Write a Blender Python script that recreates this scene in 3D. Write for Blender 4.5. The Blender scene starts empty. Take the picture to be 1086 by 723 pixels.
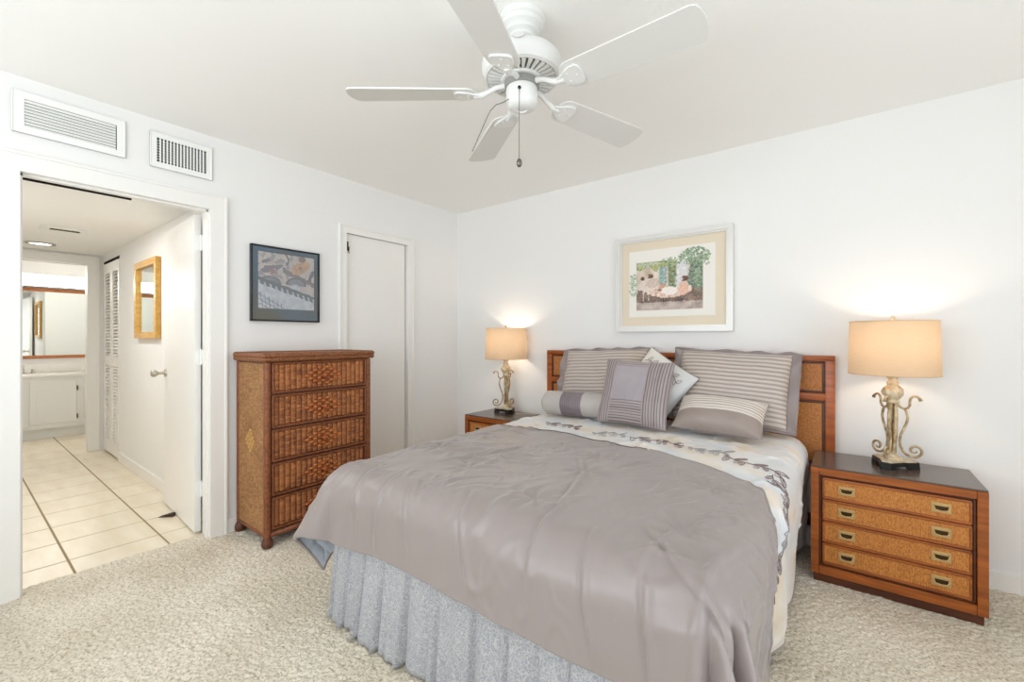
import bpy, bmesh, math, random
import numpy as np
from mathutils import Vector, Matrix, noise
PI = math.pi
random.seed(7)
S = bpy.context.scene
COL = S.collection

# ------------------------------------------------------------------ camera, world, light, exposure
FPX = 465.0
cam_d = bpy.data.cameras.new('camera')
cam_d.sensor_width = 36.0
cam_d.lens = 36.0 * FPX / 1086.0
cam_d.shift_y = -3.5 / 1086.0
cam_d.clip_start = 0.05
cam = bpy.data.objects.new('camera', cam_d)
COL.objects.link(cam)
cam.location = (3.07, -3.10, 1.22)
cam.rotation_euler = (PI / 2, 0, math.radians(37.67))
S.camera = cam

S.view_settings.view_transform = 'Standard'
S.view_settings.look = 'None'
S.view_settings.gamma = 1.0
S.view_settings.use_curve_mapping = False
S.view_settings.exposure = 0.0
try:
    S.cycles.use_denoising = True
    S.cycles.max_bounces = 10
    S.cycles.diffuse_bounces = 7
    S.cycles.sample_clamp_indirect = 6.0
except Exception:
    pass

w = bpy.data.worlds.new('sky')
S.world = w
w.use_nodes = True
w.node_tree.nodes['Background'].inputs[0].default_value = (0.80, 0.90, 1.0, 1)
w.node_tree.nodes['Background'].inputs[1].default_value = 1.0


def area_light(name, loc, direction, sx, sy, power, color):
    d = bpy.data.lights.new(name, 'AREA')
    d.shape = 'RECTANGLE'
    d.size, d.size_y = sx, sy
    d.energy = power
    d.color = color
    o = bpy.data.objects.new(name, d)
    COL.objects.link(o)
    o.location = loc
    o.rotation_euler = Vector(direction).to_track_quat('-Z', 'Y').to_euler()
    return o


# daylight at the glazed openings of the two walls behind and beside the camera
area_light('daylight_right', (4.72, -2.35, 1.20), (-1, 0, 0.55), 2.1, 2.0, 28, (0.87, 0.94, 1.0))
area_light('daylight_front', (2.0, -4.62, 1.45), (0, 1, 0.62), 2.7, 1.5, 58, (0.89, 0.95, 1.0))
area_light('hall_fill', (-1.3, -2.75, 2.09), (0, 0, -1), 0.5, 0.25, 12, (0.98, 0.97, 0.95))  # added fill light for the hall, with no fixture of its own
LAMP_E = 66.0
VANITY_E = 24.0


# ------------------------------------------------------------------ colour and materials
def lin(v):
    v = v / 255.0
    return v / 12.92 if v <= 0.04045 else ((v + 0.055) / 1.055) ** 2.4


def c(r, g, b):
    return (lin(r), lin(g), lin(b), 1.0)


def new_mat(name):
    m = bpy.data.materials.new(name)
    m.use_nodes = True
    nt = m.node_tree
    b = nt.nodes['Principled BSDF']
    return m, nt, b


def plain(name, col, rough=0.5, metal=0.0, sheen=0.0, spec=0.5, bump=None, emis=None, var=None):
    """principled colour; bump=(scale, strength, distance); var=(scale, colour2, detail)"""
    m, nt, b = new_mat(name)
    b.inputs['Base Color'].default_value = col
    b.inputs['Roughness'].default_value = rough
    b.inputs['Metallic'].default_value = metal
    b.inputs['Specular IOR Level'].default_value = spec
    if sheen:
        b.inputs['Sheen Weight'].default_value = sheen
        b.inputs['Sheen Roughness'].default_value = 0.4
    tc = nt.nodes.new('ShaderNodeTexCoord')
    if var:
        n = nt.nodes.new('ShaderNodeTexNoise')
        n.inputs['Scale'].default_value = var[0]
        n.inputs['Detail'].default_value = var[2] if len(var) > 2 else 4
        nt.links.new(tc.outputs['Object'], n.inputs['Vector'])
        r = nt.nodes.new('ShaderNodeValToRGB')
        r.color_ramp.elements[0].position = 0.35
        r.color_ramp.elements[1].position = 0.65
        r.color_ramp.elements[0].color = col
        r.color_ramp.elements[1].color = var[1]
        nt.links.new(n.outputs['Fac'], r.inputs[0])
        nt.links.new(r.outputs[0], b.inputs['Base Color'])
    if bump:
        n2 = nt.nodes.new('ShaderNodeTexNoise')
        n2.inputs['Scale'].default_value = bump[0]
        n2.inputs['Detail'].default_value = 3
        nt.links.new(tc.outputs['Object'], n2.inputs['Vector'])
        bp = nt.nodes.new('ShaderNodeBump')
        bp.inputs['Strength'].default_value = bump[1]
        bp.inputs['Distance'].default_value = bump[2]
        nt.links.new(n2.outputs['Fac'], bp.inputs['Height'])
        nt.links.new(bp.outputs[0], b.inputs['Normal'])
    if emis:
        b.inputs['Emission Color'].default_value = emis[0]
        b.inputs['Emission Strength'].default_value = emis[1]
    return m


def vcol(name, rough=0.6, sheen=0.0, spec=0.4, weave=None):
    """colour read from the mesh's own colour attribute (dyed cloth, paint, woven cane)"""
    m, nt, b = new_mat(name)
    a = nt.nodes.new('ShaderNodeVertexColor')
    a.layer_name = 'Col'
    nt.links.new(a.outputs['Color'], b.inputs['Base Color'])
    b.inputs['Roughness'].default_value = rough
    b.inputs['Specular IOR Level'].default_value = spec
    if sheen:
        b.inputs['Sheen Weight'].default_value = sheen
        b.inputs['Sheen Roughness'].default_value = 0.35
    if weave:
        tc = nt.nodes.new('ShaderNodeTexCoord')
        n2 = nt.nodes.new('ShaderNodeTexNoise')
        n2.inputs['Scale'].default_value = weave[0]
        nt.links.new(tc.outputs['Object'], n2.inputs['Vector'])
        bp = nt.nodes.new('ShaderNodeBump')
        bp.inputs['Strength'].default_value = weave[1]
        bp.inputs['Distance'].default_value = weave[2]
        nt.links.new(n2.outputs['Fac'], bp.inputs['Height'])
        nt.links.new(bp.outputs[0], b.inputs['Normal'])
    return m


def wood(name, c1, c2, rough=0.35, scale=(3, 30, 30)):
    m, nt, b = new_mat(name)
    tc = nt.nodes.new('ShaderNodeTexCoord')
    mp = nt.nodes.new('ShaderNodeMapping')
    mp.inputs['Scale'].default_value = scale
    n = nt.nodes.new('ShaderNodeTexNoise')
    n.inputs['Scale'].default_value = 1.6
    n.inputs['Detail'].default_value = 6
    n.inputs['Distortion'].default_value = 0.6
    r = nt.nodes.new('ShaderNodeValToRGB')
    r.color_ramp.elements[0].position = 0.3
    r.color_ramp.elements[1].position = 0.72
    r.color_ramp.elements[0].color = c1
    r.color_ramp.elements[1].color = c2
    nt.links.new(tc.outputs['Object'], mp.inputs['Vector'])
    nt.links.new(mp.outputs[0], n.inputs['Vector'])
    nt.links.new(n.outputs['Fac'], r.inputs[0])
    nt.links.new(r.outputs[0], b.inputs['Base Color'])
    b.inputs['Roughness'].default_value = rough
    return m


def cane(name, c1, c2, s=260.0):
    """fine herringbone cane: two crossed waves drive both colour and relief"""
    m, nt, b = new_mat(name)
    tc = nt.nodes.new('ShaderNodeTexCoord')
    mp = nt.nodes.new('ShaderNodeMapping')
    nt.links.new(tc.outputs['Object'], mp.inputs['Vector'])
    ch = nt.nodes.new('ShaderNodeTexChecker')
    ch.inputs['Scale'].default_value = s
    mp.inputs['Rotation'].default_value = (0, math.radians(45), 0)
    nt.links.new(mp.outputs[0], ch.inputs['Vector'])
    n = nt.nodes.new('ShaderNodeTexNoise')
    n.inputs['Scale'].default_value = 170.0
    n.inputs['Detail'].default_value = 5
    mp2 = nt.nodes.new('ShaderNodeMapping')
    mp2.inputs['Scale'].default_value = (1.2, 1, 0.6)
    nt.links.new(tc.outputs['Object'], mp2.inputs['Vector'])
    nt.links.new(mp2.outputs[0], n.inputs['Vector'])
    r = nt.nodes.new('ShaderNodeValToRGB')
    r.color_ramp.elements[0].position = 0.32
    r.color_ramp.elements[1].position = 0.68
    r.color_ramp.elements[0].color = c1
    r.color_ramp.elements[1].color = c2
    nt.links.new(n.outputs['Fac'], r.inputs[0])
    mx = nt.nodes.new('ShaderNodeMix')
    mx.data_type = 'RGBA'
    mx.blend_type = 'MULTIPLY'
    mx.inputs['Factor'].default_value = 0.45
    nt.links.new(r.outputs[0], mx.inputs[6])
    nt.links.new(ch.outputs['Color'], mx.inputs[7])
    ch.inputs['Color1'].default_value = (1, 1, 1, 1)
    ch.inputs['Color2'].default_value = (0.35, 0.25, 0.2, 1)
    nt.links.new(mx.outputs[2], b.inputs['Base Color'])
    bp = nt.nodes.new('ShaderNodeBump')
    bp.inputs['Strength'].default_value = 0.4
    bp.inputs['Distance'].default_value = 0.002
    nt.links.new(ch.outputs['Fac'], bp.inputs['Height'])
    nt.links.new(bp.outputs[0], b.inputs['Normal'])
    b.inputs['Roughness'].default_value = 0.5
    return m


M = {}
M['wall'] = plain('wall_paint', c(238, 237, 235), 0.85, bump=(90, 0.06, 0.003), spec=0.3)
M['ceil'] = plain('ceiling_paint', c(247, 246, 243), 0.9, bump=(70, 0.08, 0.004), spec=0.2)
M['trim'] = plain('trim_paint', c(241, 239, 235), 0.4, spec=0.4)
M['door'] = plain('door_paint', c(241, 239, 235), 0.35, spec=0.4)
M['white_metal'] = plain('white_enamel', c(242, 242, 239), 0.4)
M['fan_white'] = plain('fan_white', c(229, 229, 226), 0.45)
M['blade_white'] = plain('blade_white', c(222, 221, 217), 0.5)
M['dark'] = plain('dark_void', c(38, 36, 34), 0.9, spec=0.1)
M['black'] = plain('black_metal', c(26, 25, 25), 0.4)
M['chain'] = plain('chain_metal', c(120, 118, 112), 0.35, metal=0.9)
M['chrome'] = plain('satin_nickel', c(190, 184, 172), 0.28, metal=1.0)
M['brass'] = plain('aged_brass', c(204, 172, 118), 0.42, metal=0.75)
M['brass_dark'] = plain('dark_brass', c(72, 54, 34), 0.4, metal=0.7)
M['wood'] = wood('walnut_orange', c(126, 62, 18), c(178, 98, 36), 0.32)
M['wood_head'] = wood('headboard_wood', c(138, 66, 20), c(184, 98, 36), 0.34)
M['wood_dark'] = wood('plinth_wood', c(70, 32, 14), c(98, 50, 22), 0.45)
M['ns_top'] = wood('dark_polished_top', c(82, 68, 60), c(100, 84, 74), 0.2)
M['cane'] = cane('nightstand_cane', c(176, 104, 36), c(224, 150, 70), 300.0)
M['cane_head'] = cane('headboard_cane', c(172, 104, 42), c(214, 142, 74), 300.0)
M['reed'] = plain('reed_wrap', c(112, 60, 32), 0.45, var=(60, c(146, 84, 46)), bump=(220, 0.5, 0.003))
M['reed_tan'] = plain('reed_tan', c(150, 94, 54), 0.45, var=(90, c(112, 64, 36)), bump=(220, 0.5, 0.003))
M['reed_dark'] = plain('reed_dark', c(82, 44, 28), 0.5, var=(60, c(108, 62, 38)), bump=(220, 0.5, 0.003))
M['knob'] = plain('turned_knob', c(158, 80, 40), 0.25)
M['wicker'] = vcol('woven_wicker', 0.5)
M['lozenge'] = plain('lozenge_reed', c(200, 118, 58), 0.42, var=(80, c(176, 96, 46)))
M['lozenge_pale'] = plain('lozenge_pale', c(205, 160, 92), 0.45, var=(80, c(180, 132, 70)))
M['shade_l'] = None
M['cream_metal'] = plain('antiqued_cream', c(206, 186, 150), 0.42, metal=0.35, var=(38, c(150, 122, 84)), bump=(120, 0.2, 0.002))
M['cream'] = plain('cream_resin', c(226, 212, 184), 0.5, var=(45, c(190, 168, 132)))
M['frame_black'] = plain('black_frame', c(30, 31, 34), 0.3)
M['frame_silver'] = plain('silver_frame', c(222, 220, 216), 0.4, metal=0.25)
M['frame_gold'] = wood('honey_wood', c(196, 146, 66), c(222, 178, 98), 0.4)
M['mat_cream'] = plain('mat_cream', c(230, 216, 194), 0.8)
M['mat_white'] = plain('mat_white', c(240, 236, 228), 0.8)
M['slate'] = plain('slate_mat', c(108, 134, 156), 0.5, var=(2.5, c(124, 122, 110)))
M['paint'] = vcol('painted_print', 0.55)
M['bronze'] = plain('bronze_frame', c(176, 112, 70), 0.3, metal=0.5)
M['mirror'] = plain('mirror_glass', c(235, 240, 238), 0.02, metal=1.0)
M['porcelain'] = plain('white_counter', c(240, 238, 232), 0.2)
M['cab'] = plain('cabinet_paint', c(234, 234, 231), 0.4)
M['rubber'] = plain('brown_rubber', c(70, 56, 44), 0.7)
M['silk'] = vcol('satin_cloth', 0.42, 0.25, 0.5, weave=(900, 0.12, 0.001))
M['grey_silk'] = plain('grey_satin', c(151, 140, 137), 0.38, sheen=0.25, spec=0.5, bump=(700, 0.12, 0.001))
M['lining'] = plain('blue_grey_lining', c(182, 188, 196), 0.6, sheen=0.1)
M['piping'] = plain('dark_piping', c(96, 86, 84), 0.6)
M['piping_soft'] = plain('soft_piping', c(150, 138, 136), 0.6)
M['thread'] = plain('embroidery_thread', c(140, 118, 116), 0.6)
M['thread_pale'] = plain('pale_thread', c(172, 168, 168), 0.6)
M['mattress'] = plain('mattress_cloth', c(225, 222, 216), 0.8)
M['diffuser'] = plain('light_diffuser', (1, 1, 1, 1), 0.5, emis=((1.0, 0.97, 0.92, 1), VANITY_E))
M['bulb_hall'] = plain('recessed_lens', (1, 1, 1, 1), 0.5, emis=((1.0, 0.96, 0.9, 1), 2.5))


def mat_pale_quilt():
    """pale satin with soft patches of cream, beige and cool white"""
    m, nt, b = new_mat('pale_patch_satin')
    tc = nt.nodes.new('ShaderNodeTexCoord')
    n = nt.nodes.new('ShaderNodeTexNoise')
    n.inputs['Scale'].default_value = 4.5
    n.inputs['Detail'].default_value = 2
    nt.links.new(tc.outputs['Object'], n.inputs['Vector'])
    r = nt.nodes.new('ShaderNodeValToRGB')
    e = r.color_ramp.elements
    e[0].position, e[0].color = 0.36, c(226, 212, 192)
    e[1].position, e[1].color = 0.62, c(216, 220, 224)
    x = e.new(0.47)
    x.color = c(230, 225, 220)
    nt.links.new(n.outputs['Fac'], r.inputs[0])
    nt.links.new(r.outputs[0], b.inputs['Base Color'])
    b.inputs['Roughness'].default_value = 0.45
    b.inputs['Sheen Weight'].default_value = 0.15
    return m


def mat_skirt():
    """blue-grey cotton printed with a small pale leafy scroll"""
    m, nt, b = new_mat('leafy_print_cotton')
    tc = nt.nodes.new('ShaderNodeTexCoord')
    n = nt.nodes.new('ShaderNodeTexNoise')
    n.inputs['Scale'].default_value = 30
    n.inputs['Detail'].default_value = 1
    nt.links.new(tc.outputs['Object'], n.inputs['Vector'])
    ad = nt.nodes.new('ShaderNodeMix')
    ad.data_type = 'RGBA'
    ad.blend_type = 'LINEAR_LIGHT'
    ad.inputs['Factor'].default_value = 0.05
    nt.links.new(tc.outputs['Object'], ad.inputs[6])
    nt.links.new(n.outputs['Color'], ad.inputs[7])
    v = nt.nodes.new('ShaderNodeTexVoronoi')
    v.feature = 'DISTANCE_TO_EDGE'
    v.inputs['Scale'].default_value = 66
    nt.links.new(ad.outputs[2], v.inputs['Vector'])
    r = nt.nodes.new('ShaderNodeValToRGB')
    e = r.color_ramp.elements
    e[0].position, e[0].color = 0.05, c(188, 187, 187)
    e[1].position, e[1].color = 0.15, c(156, 158, 164)
    nt.links.new(v.outputs['Distance'], r.inputs[0])
    nt.links.new(r.outputs[0], b.inputs['Base Color'])
    b.inputs['Roughness'].default_value = 0.8
    return m


def mat_carpet():
    m, nt, b = new_mat('beige_carpet')
    tc = nt.nodes.new('ShaderNodeTexCoord')
    n = nt.nodes.new('ShaderNodeTexNoise')
    n.inputs['Scale'].default_value = 95
    n.inputs['Detail'].default_value = 3
    n.inputs['Roughness'].default_value = 0.7
    nt.links.new(tc.outputs['Object'], n.inputs['Vector'])
    r = nt.nodes.new('ShaderNodeValToRGB')
    e = r.color_ramp.elements
    e[0].position, e[0].color = 0.33, c(176, 163, 140)
    e[1].position, e[1].color = 0.52, c(232, 224, 209)
    nt.links.new(n.outputs['Fac'], r.inputs[0])
    n2 = nt.nodes.new('ShaderNodeTexNoise')
    n2.inputs['Scale'].default_value = 2.2
    n2.inputs['Detail'].default_value = 3
    nt.links.new(tc.outputs['Object'], n2.inputs['Vector'])
    r2 = nt.nodes.new('ShaderNodeValToRGB')
    r2.color_ramp.elements[0].position, r2.color_ramp.elements[0].color = 0.35, (0.86, 0.84, 0.80, 1)
    r2.color_ramp.elements[1].position, r2.color_ramp.elements[1].color = 0.65, (1, 1, 1, 1)
    nt.links.new(n2.outputs['Fac'], r2.inputs[0])
    mx = nt.nodes.new('ShaderNodeMix')
    mx.data_type = 'RGBA'
    mx.blend_type = 'MULTIPLY'
    mx.inputs['Factor'].default_value = 1
    nt.links.new(r.outputs[0], mx.inputs[6])
    nt.links.new(r2.outputs[0], mx.inputs[7])
    nt.links.new(mx.outputs[2], b.inputs['Base Color'])
    b.inputs['Roughness'].default_value = 1.0
    b.inputs['Specular IOR Level'].default_value = 0.1
    n3 = nt.nodes.new('ShaderNodeTexNoise')
    n3.inputs['Scale'].default_value = 160
    nt.links.new(tc.outputs['Object'], n3.inputs['Vector'])
    bp = nt.nodes.new('ShaderNodeBump')
    bp.inputs['Strength'].default_value = 0.6
    bp.inputs['Distance'].default_value = 0.006
    nt.links.new(n3.outputs['Fac'], bp.inputs['Height'])
    nt.links.new(bp.outputs[0], b.inputs['Normal'])
    return m


def mat_tile():
    m, nt, b = new_mat('cream_tile')
    tc = nt.nodes.new('ShaderNodeTexCoord')
    n = nt.nodes.new('ShaderNodeTexNoise')
    n.inputs['Scale'].default_value = 3.0
    n.inputs['Detail'].default_value = 5
    mp = nt.nodes.new('ShaderNodeMapping')
    mp.inputs['Scale'].default_value = (1, 4, 1)
    nt.links.new(tc.outputs['Object'], mp.inputs['Vector'])
    nt.links.new(mp.outputs[0], n.inputs['Vector'])
    r = nt.nodes.new('ShaderNodeValToRGB')
    r.color_ramp.elements[0].position, r.color_ramp.elements[0].color = 0.3, c(228, 215, 190)
    r.color_ramp.elements[1].position, r.color_ramp.elements[1].color = 0.7, c(240, 231, 212)
    nt.links.new(n.outputs['Fac'], r.inputs[0])
    nt.links.new(r.outputs[0], b.inputs['Base Color'])
    b.inputs['Roughness'].default_value = 0.3
    return m


def mat_shade(name, col):
    """linen drum: part diffuse, part translucent, so the bulb inside lights it"""
    m, nt, b = new_mat(name)
    out = nt.nodes['Material Output']
    tc = nt.nodes.new('ShaderNodeTexCoord')
    n = nt.nodes.new('ShaderNodeTexNoise')
    n.inputs['Scale'].default_value = 120
    mp = nt.nodes.new('ShaderNodeMapping')
    mp.inputs['Scale'].default_value = (0.25, 0.25, 3)
    nt.links.new(tc.outputs['Object'], mp.inputs['Vector'])
    nt.links.new(mp.outputs[0], n.inputs['Vector'])
    r = nt.nodes.new('ShaderNodeValToRGB')
    r.color_ramp.elements[0].color = tuple(x * 0.85 for x in col[:3]) + (1,)
    r.color_ramp.elements[1].color = col
    nt.links.new(n.outputs['Fac'], r.inputs[0])
    d = nt.nodes.new('ShaderNodeBsdfDiffuse')
    t = nt.nodes.new('ShaderNodeBsdfTranslucent')
    mix = nt.nodes.new('ShaderNodeMixShader')
    mix.inputs[0].default_value = 0.22
    nt.links.new(r.outputs[0], d.inputs[0])
    nt.links.new(r.outputs[0], t.inputs[0])
    nt.links.new(d.outputs[0], mix.inputs[1])
    nt.links.new(t.outputs[0], mix.inputs[2])
    nt.links.new(mix.outputs[0], out.inputs['Surface'])
    return m


M['pale'] = mat_pale_quilt()
M['skirt'] = mat_skirt()
M['carpet'] = mat_carpet()
M['tile'] = mat_tile()
M['grout'] = plain('grout', c(158, 140, 106), 0.9)
M['shade'] = mat_shade('linen_shade', c(216, 190, 160))
M['bulb'] = plain('warm_bulb', (1, 1, 1, 1), 0.5, emis=((1.0, 0.86, 0.68, 1), LAMP_E))


def mat_glass():
    """picture glazing: clear, with a faint sheen"""
    m, nt, b = new_mat('picture_glass')
    out = nt.nodes['Material Output']
    g = nt.nodes.new('ShaderNodeBsdfGlossy')
    g.inputs['Roughness'].default_value = 0.03
    t = nt.nodes.new('ShaderNodeBsdfTransparent')
    fr = nt.nodes.new('ShaderNodeFresnel')
    fr.inputs['IOR'].default_value = 1.45
    mix = nt.nodes.new('ShaderNodeMixShader')
    nt.links.new(fr.outputs[0], mix.inputs[0])
    nt.links.new(t.outputs[0], mix.inputs[1])
    nt.links.new(g.outputs[0], mix.inputs[2])
    nt.links.new(mix.outputs[0], out.inputs['Surface'])
    return m


M['glass'] = mat_glass()


# ------------------------------------------------------------------ mesh helpers (world coordinates)
def NB():
    return bmesh.new()


def box(bm, x0, x1, y0, y1, z0, z1, bev=0.0, seg=2):
    r = bmesh.ops.create_cube(bm, size=1.0)
    vs = r['verts']
    for v in vs:
        v.co = Vector(((x0 + x1) / 2 + v.co.x * abs(x1 - x0), (y0 + y1) / 2 + v.co.y * abs(y1 - y0), (z0 + z1) / 2 + v.co.z * abs(z1 - z0)))
    if bev > 0:
        es = list({e for v in vs for e in v.link_edges})
        bmesh.ops.bevel(bm, geom=es, offset=bev, segments=seg, profile=0.6, affect='EDGES', clamp_overlap=True)


def quad_strip_rings(bm, rings, close=True, caps=True):
    vr = [[bm.verts.new(p) for p in ring] for ring in rings]
    n = len(vr[0])
    for a, b in zip(vr[:-1], vr[1:]):
        for i in range(n if close else n - 1):
            j = (i + 1) % n
            try:
                bm.faces.new((a[i], a[j], b[j], b[i]))
            except ValueError:
                pass
    if caps:
        for ring, flip in ((vr[0], True), (vr[-1], False)):
            try:
                bm.faces.new(ring[::-1] if flip else ring)
            except ValueError:
                pass
    return vr


def tube(bm, pts, rad, n=10, caps=True):
    pts = [Vector(p) for p in pts]
    if not hasattr(rad, '__len__'):
        rad = [rad] * len(pts)
    rings = []
    prev = None
    for i, p in enumerate(pts):
        t = (pts[min(i + 1, len(pts) - 1)] - pts[max(i - 1, 0)]).normalized()
        if prev is None:
            a = Vector((0, 0, 1)) if abs(t.z) < 0.9 else Vector((1, 0, 0))
            u = t.cross(a).normalized()
        else:
            u = (prev - t * prev.dot(t)).normalized()
        prev = u
        v = t.cross(u)
        rings.append([p + (u * math.cos(2 * PI * k / n) + v * math.sin(2 * PI * k / n)) * rad[i] for k in range(n)])
    quad_strip_rings(bm, rings, True, caps)


def lathe(bm, prof, cx, cy, n=40, z0=0.0, caps=True):
    """prof: list of (r, z)"""
    rings = [[Vector((cx + r * math.cos(2 * PI * k / n), cy + r * math.sin(2 * PI * k / n), z0 + z)) for k in range(n)] for r, z in prof]
    quad_strip_rings(bm, rings, True, caps)


def prism(bm, pts, d):
    """extrude a planar polygon (world points) by vector d"""
    d = Vector(d)
    a = [bm.verts.new(Vector(p)) for p in pts]
    b = [bm.verts.new(Vector(p) + d) for p in pts]
    bm.faces.new(a[::-1])
    bm.faces.new(b)
    n = len(a)
    for i in range(n):
        bm.faces.new((a[i], a[(i + 1) % n], b[(i + 1) % n], b[i]))


def grid(bm, f, nu, nv, colf=None, faces=None):
    """f(u,v) for u,v in 0..1; faces(iu,iv) may drop cells"""
    vs = [[bm.verts.new(f(i / nu, j / nv)) for i in range(nu + 1)] for j in range(nv + 1)]
    lay = None
    if colf:
        lay = bm.loops.layers.float_color.get('Col') or bm.loops.layers.float_color.new('Col')
    for j in range(nv):
        for i in range(nu):
            if faces and not faces(i, j):
                continue
            fc = bm.faces.new((vs[j][i], vs[j][i + 1], vs[j + 1][i + 1], vs[j + 1][i]))
            if lay:
                for l, (a, b) in zip(fc.loops, ((i, j), (i + 1, j), (i + 1, j + 1), (i, j + 1))):
                    l[lay] = colf(a / nu, b / nv)
    return vs


def world_loc(o):
    v = Vector((0, 0, 0))
    while o:
        v += o.location
        o = o.parent
    return v


def obj(name, bm, mat, parent=None, smooth=None, recalc=True):
    """link one mesh object; geometry is given in world coordinates"""
    if recalc:
        bmesh.ops.recalc_face_normals(bm, faces=bm.faces[:])
    me = bpy.data.meshes.new(name)
    bm.to_mesh(me)
    bm.free()
    o = bpy.data.objects.new(name, me)
    COL.objects.link(o)
    me.materials.append(M[mat] if isinstance(mat, str) else mat)
    if parent:
        me.transform(Matrix.Translation(-world_loc(parent)))
        o.parent = parent
    if smooth is not None:
        me.polygons.foreach_set('use_smooth', [True] * len(me.polygons))
        if smooth < 179:
            me.set_sharp_from_angle(angle=math.radians(smooth))
    return o


def thing(name, label, cat, loc, group=None):
    o = bpy.data.objects.new(name, None)
    o.empty_display_size = 0.1
    COL.objects.link(o)
    o.location = loc
    o['label'] = label
    o['category'] = cat
    if group:
        o['group'] = group
    return o


def tag(o, label, cat, group=None):
    o['label'] = label
    o['category'] = cat
    if group:
        o['group'] = group
    return o


def struct(name, bm, mat, label=None, parent=None, smooth=None):
    o = obj(name, bm, mat, parent, smooth)
    if not parent:
        o['kind'] = 'structure'
    if label:
        o['label'] = label
    return o


def dup_tree(o, parent=None):
    n = o.copy()
    COL.objects.link(n)
    if parent:
        n.parent = parent
    for ch in [q for q in bpy.data.objects if q.parent == o]:
        dup_tree(ch, n)
    return n


def recenter(o, loc):
    """move a top-level mesh's origin to loc without moving its geometry"""
    o.data.transform(Matrix.Translation(-Vector(loc)))
    o.location = loc
    return o


# ------------------------------------------------------------------ the room shell
X1, Y1, H = 4.60, -4.50, 2.44            # right wall, wall behind the camera, ceiling
DY0, DY1, DZ = -2.884, -2.119, 1.995     # hall doorway
CY0, CY1, CZ = -1.213, -0.622, 2.026     # closet doorway
WT = 0.12
HALL_Y = -2.04                           # hall wall on the right
HALL_C = 2.11                            # dropped hall ceiling
PX = -3.387                              # bathroom partition
BX = -5.09                               # bathroom far wall

# carpet: a tufted surface, finer near the camera
bm = NB()


def carpet_z(x, y):
    p = Vector((x * 55, y * 55, 0.3))
    q = Vector((x * 120, y * 120, 4.1))
    return 0.010 + 0.0055 * noise.noise(p) + 0.0035 * noise.noise(q)


nx, ny = 430, 330
grid(bm, lambda u, v: Vector((-0.09 + 4.65 * u, -3.55 + 3.54 * v, carpet_z(-0.09 + 4.65 * u, -3.55 + 3.54 * v))), nx, ny)
grid(bm, lambda u, v: Vector((-0.09 + 4.65 * u, -4.46 + 0.91 * v, 0.008)), 8, 2)
struct('floor', bm, 'carpet', 'beige cut pile carpet of the bedroom')
bm = NB()
box(bm, -0.09, X1, Y1, 0, -0.10, -0.004)
struct('floor_slab', bm, 'grout')

# cream tiles with grout, running from the hall into the bathroom
bm = NB()
xs = [-0.09]
x = -0.325
while x > -5.1:
    xs.append(x)
    x -= 0.3335
xs.append(-5.1)
ys = [-3.42, -3.10, -2.680, -2.285, -2.075, -1.6]
ys = [-3.60, -3.085, -2.684, -2.283, -1.60]
g = 0.004
for i in range(len(xs) - 1):
    for j in range(len(ys) - 1):
        box(bm, xs[i + 1] + g * 1.2, xs[i] - g * 1.2, ys[j] + g * 1.3, ys[j + 1] - g * 1.3, -0.012, 0.0, 0.0015, 1)
struct('floor_hall', bm, 'tile', 'cream floor tiles of the hall')
bm = NB()
box(bm, -5.1, -0.09, -3.6, -1.6, -0.1, -0.002)
struct('floor_hall_grout', bm, 'grout')

bm = NB()
box(bm, -0.12, X1 + 0.12, Y1 - 0.12, 0.12, H, H + 0.1)
struct('ceiling', bm, 'ceil', 'off-white bedroom ceiling')
bm = NB()
box(bm, PX - 0.1, -WT, -3.30, HALL_Y + 0.12, HALL_C, HALL_C + 0.05)
box(bm, BX - 0.1, PX - 0.1, -3.7, -1.5, 2.30, 2.35)
struct('ceiling_hall', bm, 'ceil', 'dropped white ceiling of the hall')

bm = NB()
box(bm, -0.12, X1 + 0.12, 0, 0.12, 0, H)
struct('wall_back', bm, 'wall', 'off-white wall behind the headboard')
bm = NB()
box(bm, -WT, 0, Y1, DY0 - 0.012, 0, H)
box(bm, -WT, 0, DY0 - 0.012, DY1 + 0.012, DZ + 0.012, H)
box(bm, -WT, 0, DY1 + 0.012, CY0 - 0.004, 0, H)
box(bm, -WT, 0, CY0 - 0.004, CY1 + 0.004, CZ + 0.004, H)
box(bm, -WT, 0, CY1 + 0.004, 0, 0, H)
box(bm, -WT, -0.075, CY0 - 0.004, CY1 + 0.004, 0, CZ + 0.004)
struct('wall_left', bm, 'wall', 'off-white wall with the hall doorway')
# right wall with a glazed opening
bm = NB()
box(bm, X1, X1 + 0.12, -1.25, 0, 0, H)
box(bm, X1, X1 + 0.12, Y1, -3.45, 0, H)
box(bm, X1, X1 + 0.12, -3.45, -1.25, 2.22, H)
box(bm, X1, X1 + 0.12, -3.45, -1.25, 0, 0.12)
struct('wall_right', bm, 'wall')
bm = NB()
for a, b in ((-3.45, -3.39), (-2.38, -2.32), (-1.31, -1.25)):
    box(bm, X1 + 0.02, X1 + 0.08, a, b, 0.12, 2.22)
box(bm, X1 + 0.02, X1 + 0.08, -3.45, -1.25, 0.12, 0.18)
box(bm, X1 + 0.02, X1 + 0.08, -3.45, -1.25, 2.16, 2.22)
struct('window_1', bm, 'trim')
bm = NB()
box(bm, 0, 0.6, Y1 - 0.12, Y1, 0, H)
box(bm, 3.4, X1, Y1 - 0.12, Y1, 0, H)
box(bm, 0.6, 3.4, Y1 - 0.12, Y1, 0, 0.65)
box(bm, 0.6, 3.4, Y1 - 0.12, Y1, 2.25, H)
struct('wall_front', bm, 'wall')
bm = NB()
for a, b in ((0.6, 0.66), (1.97, 2.03), (3.34, 3.4)):
    box(bm, a, b, Y1 - 0.08, Y1 - 0.02, 0.65, 2.25)
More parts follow.
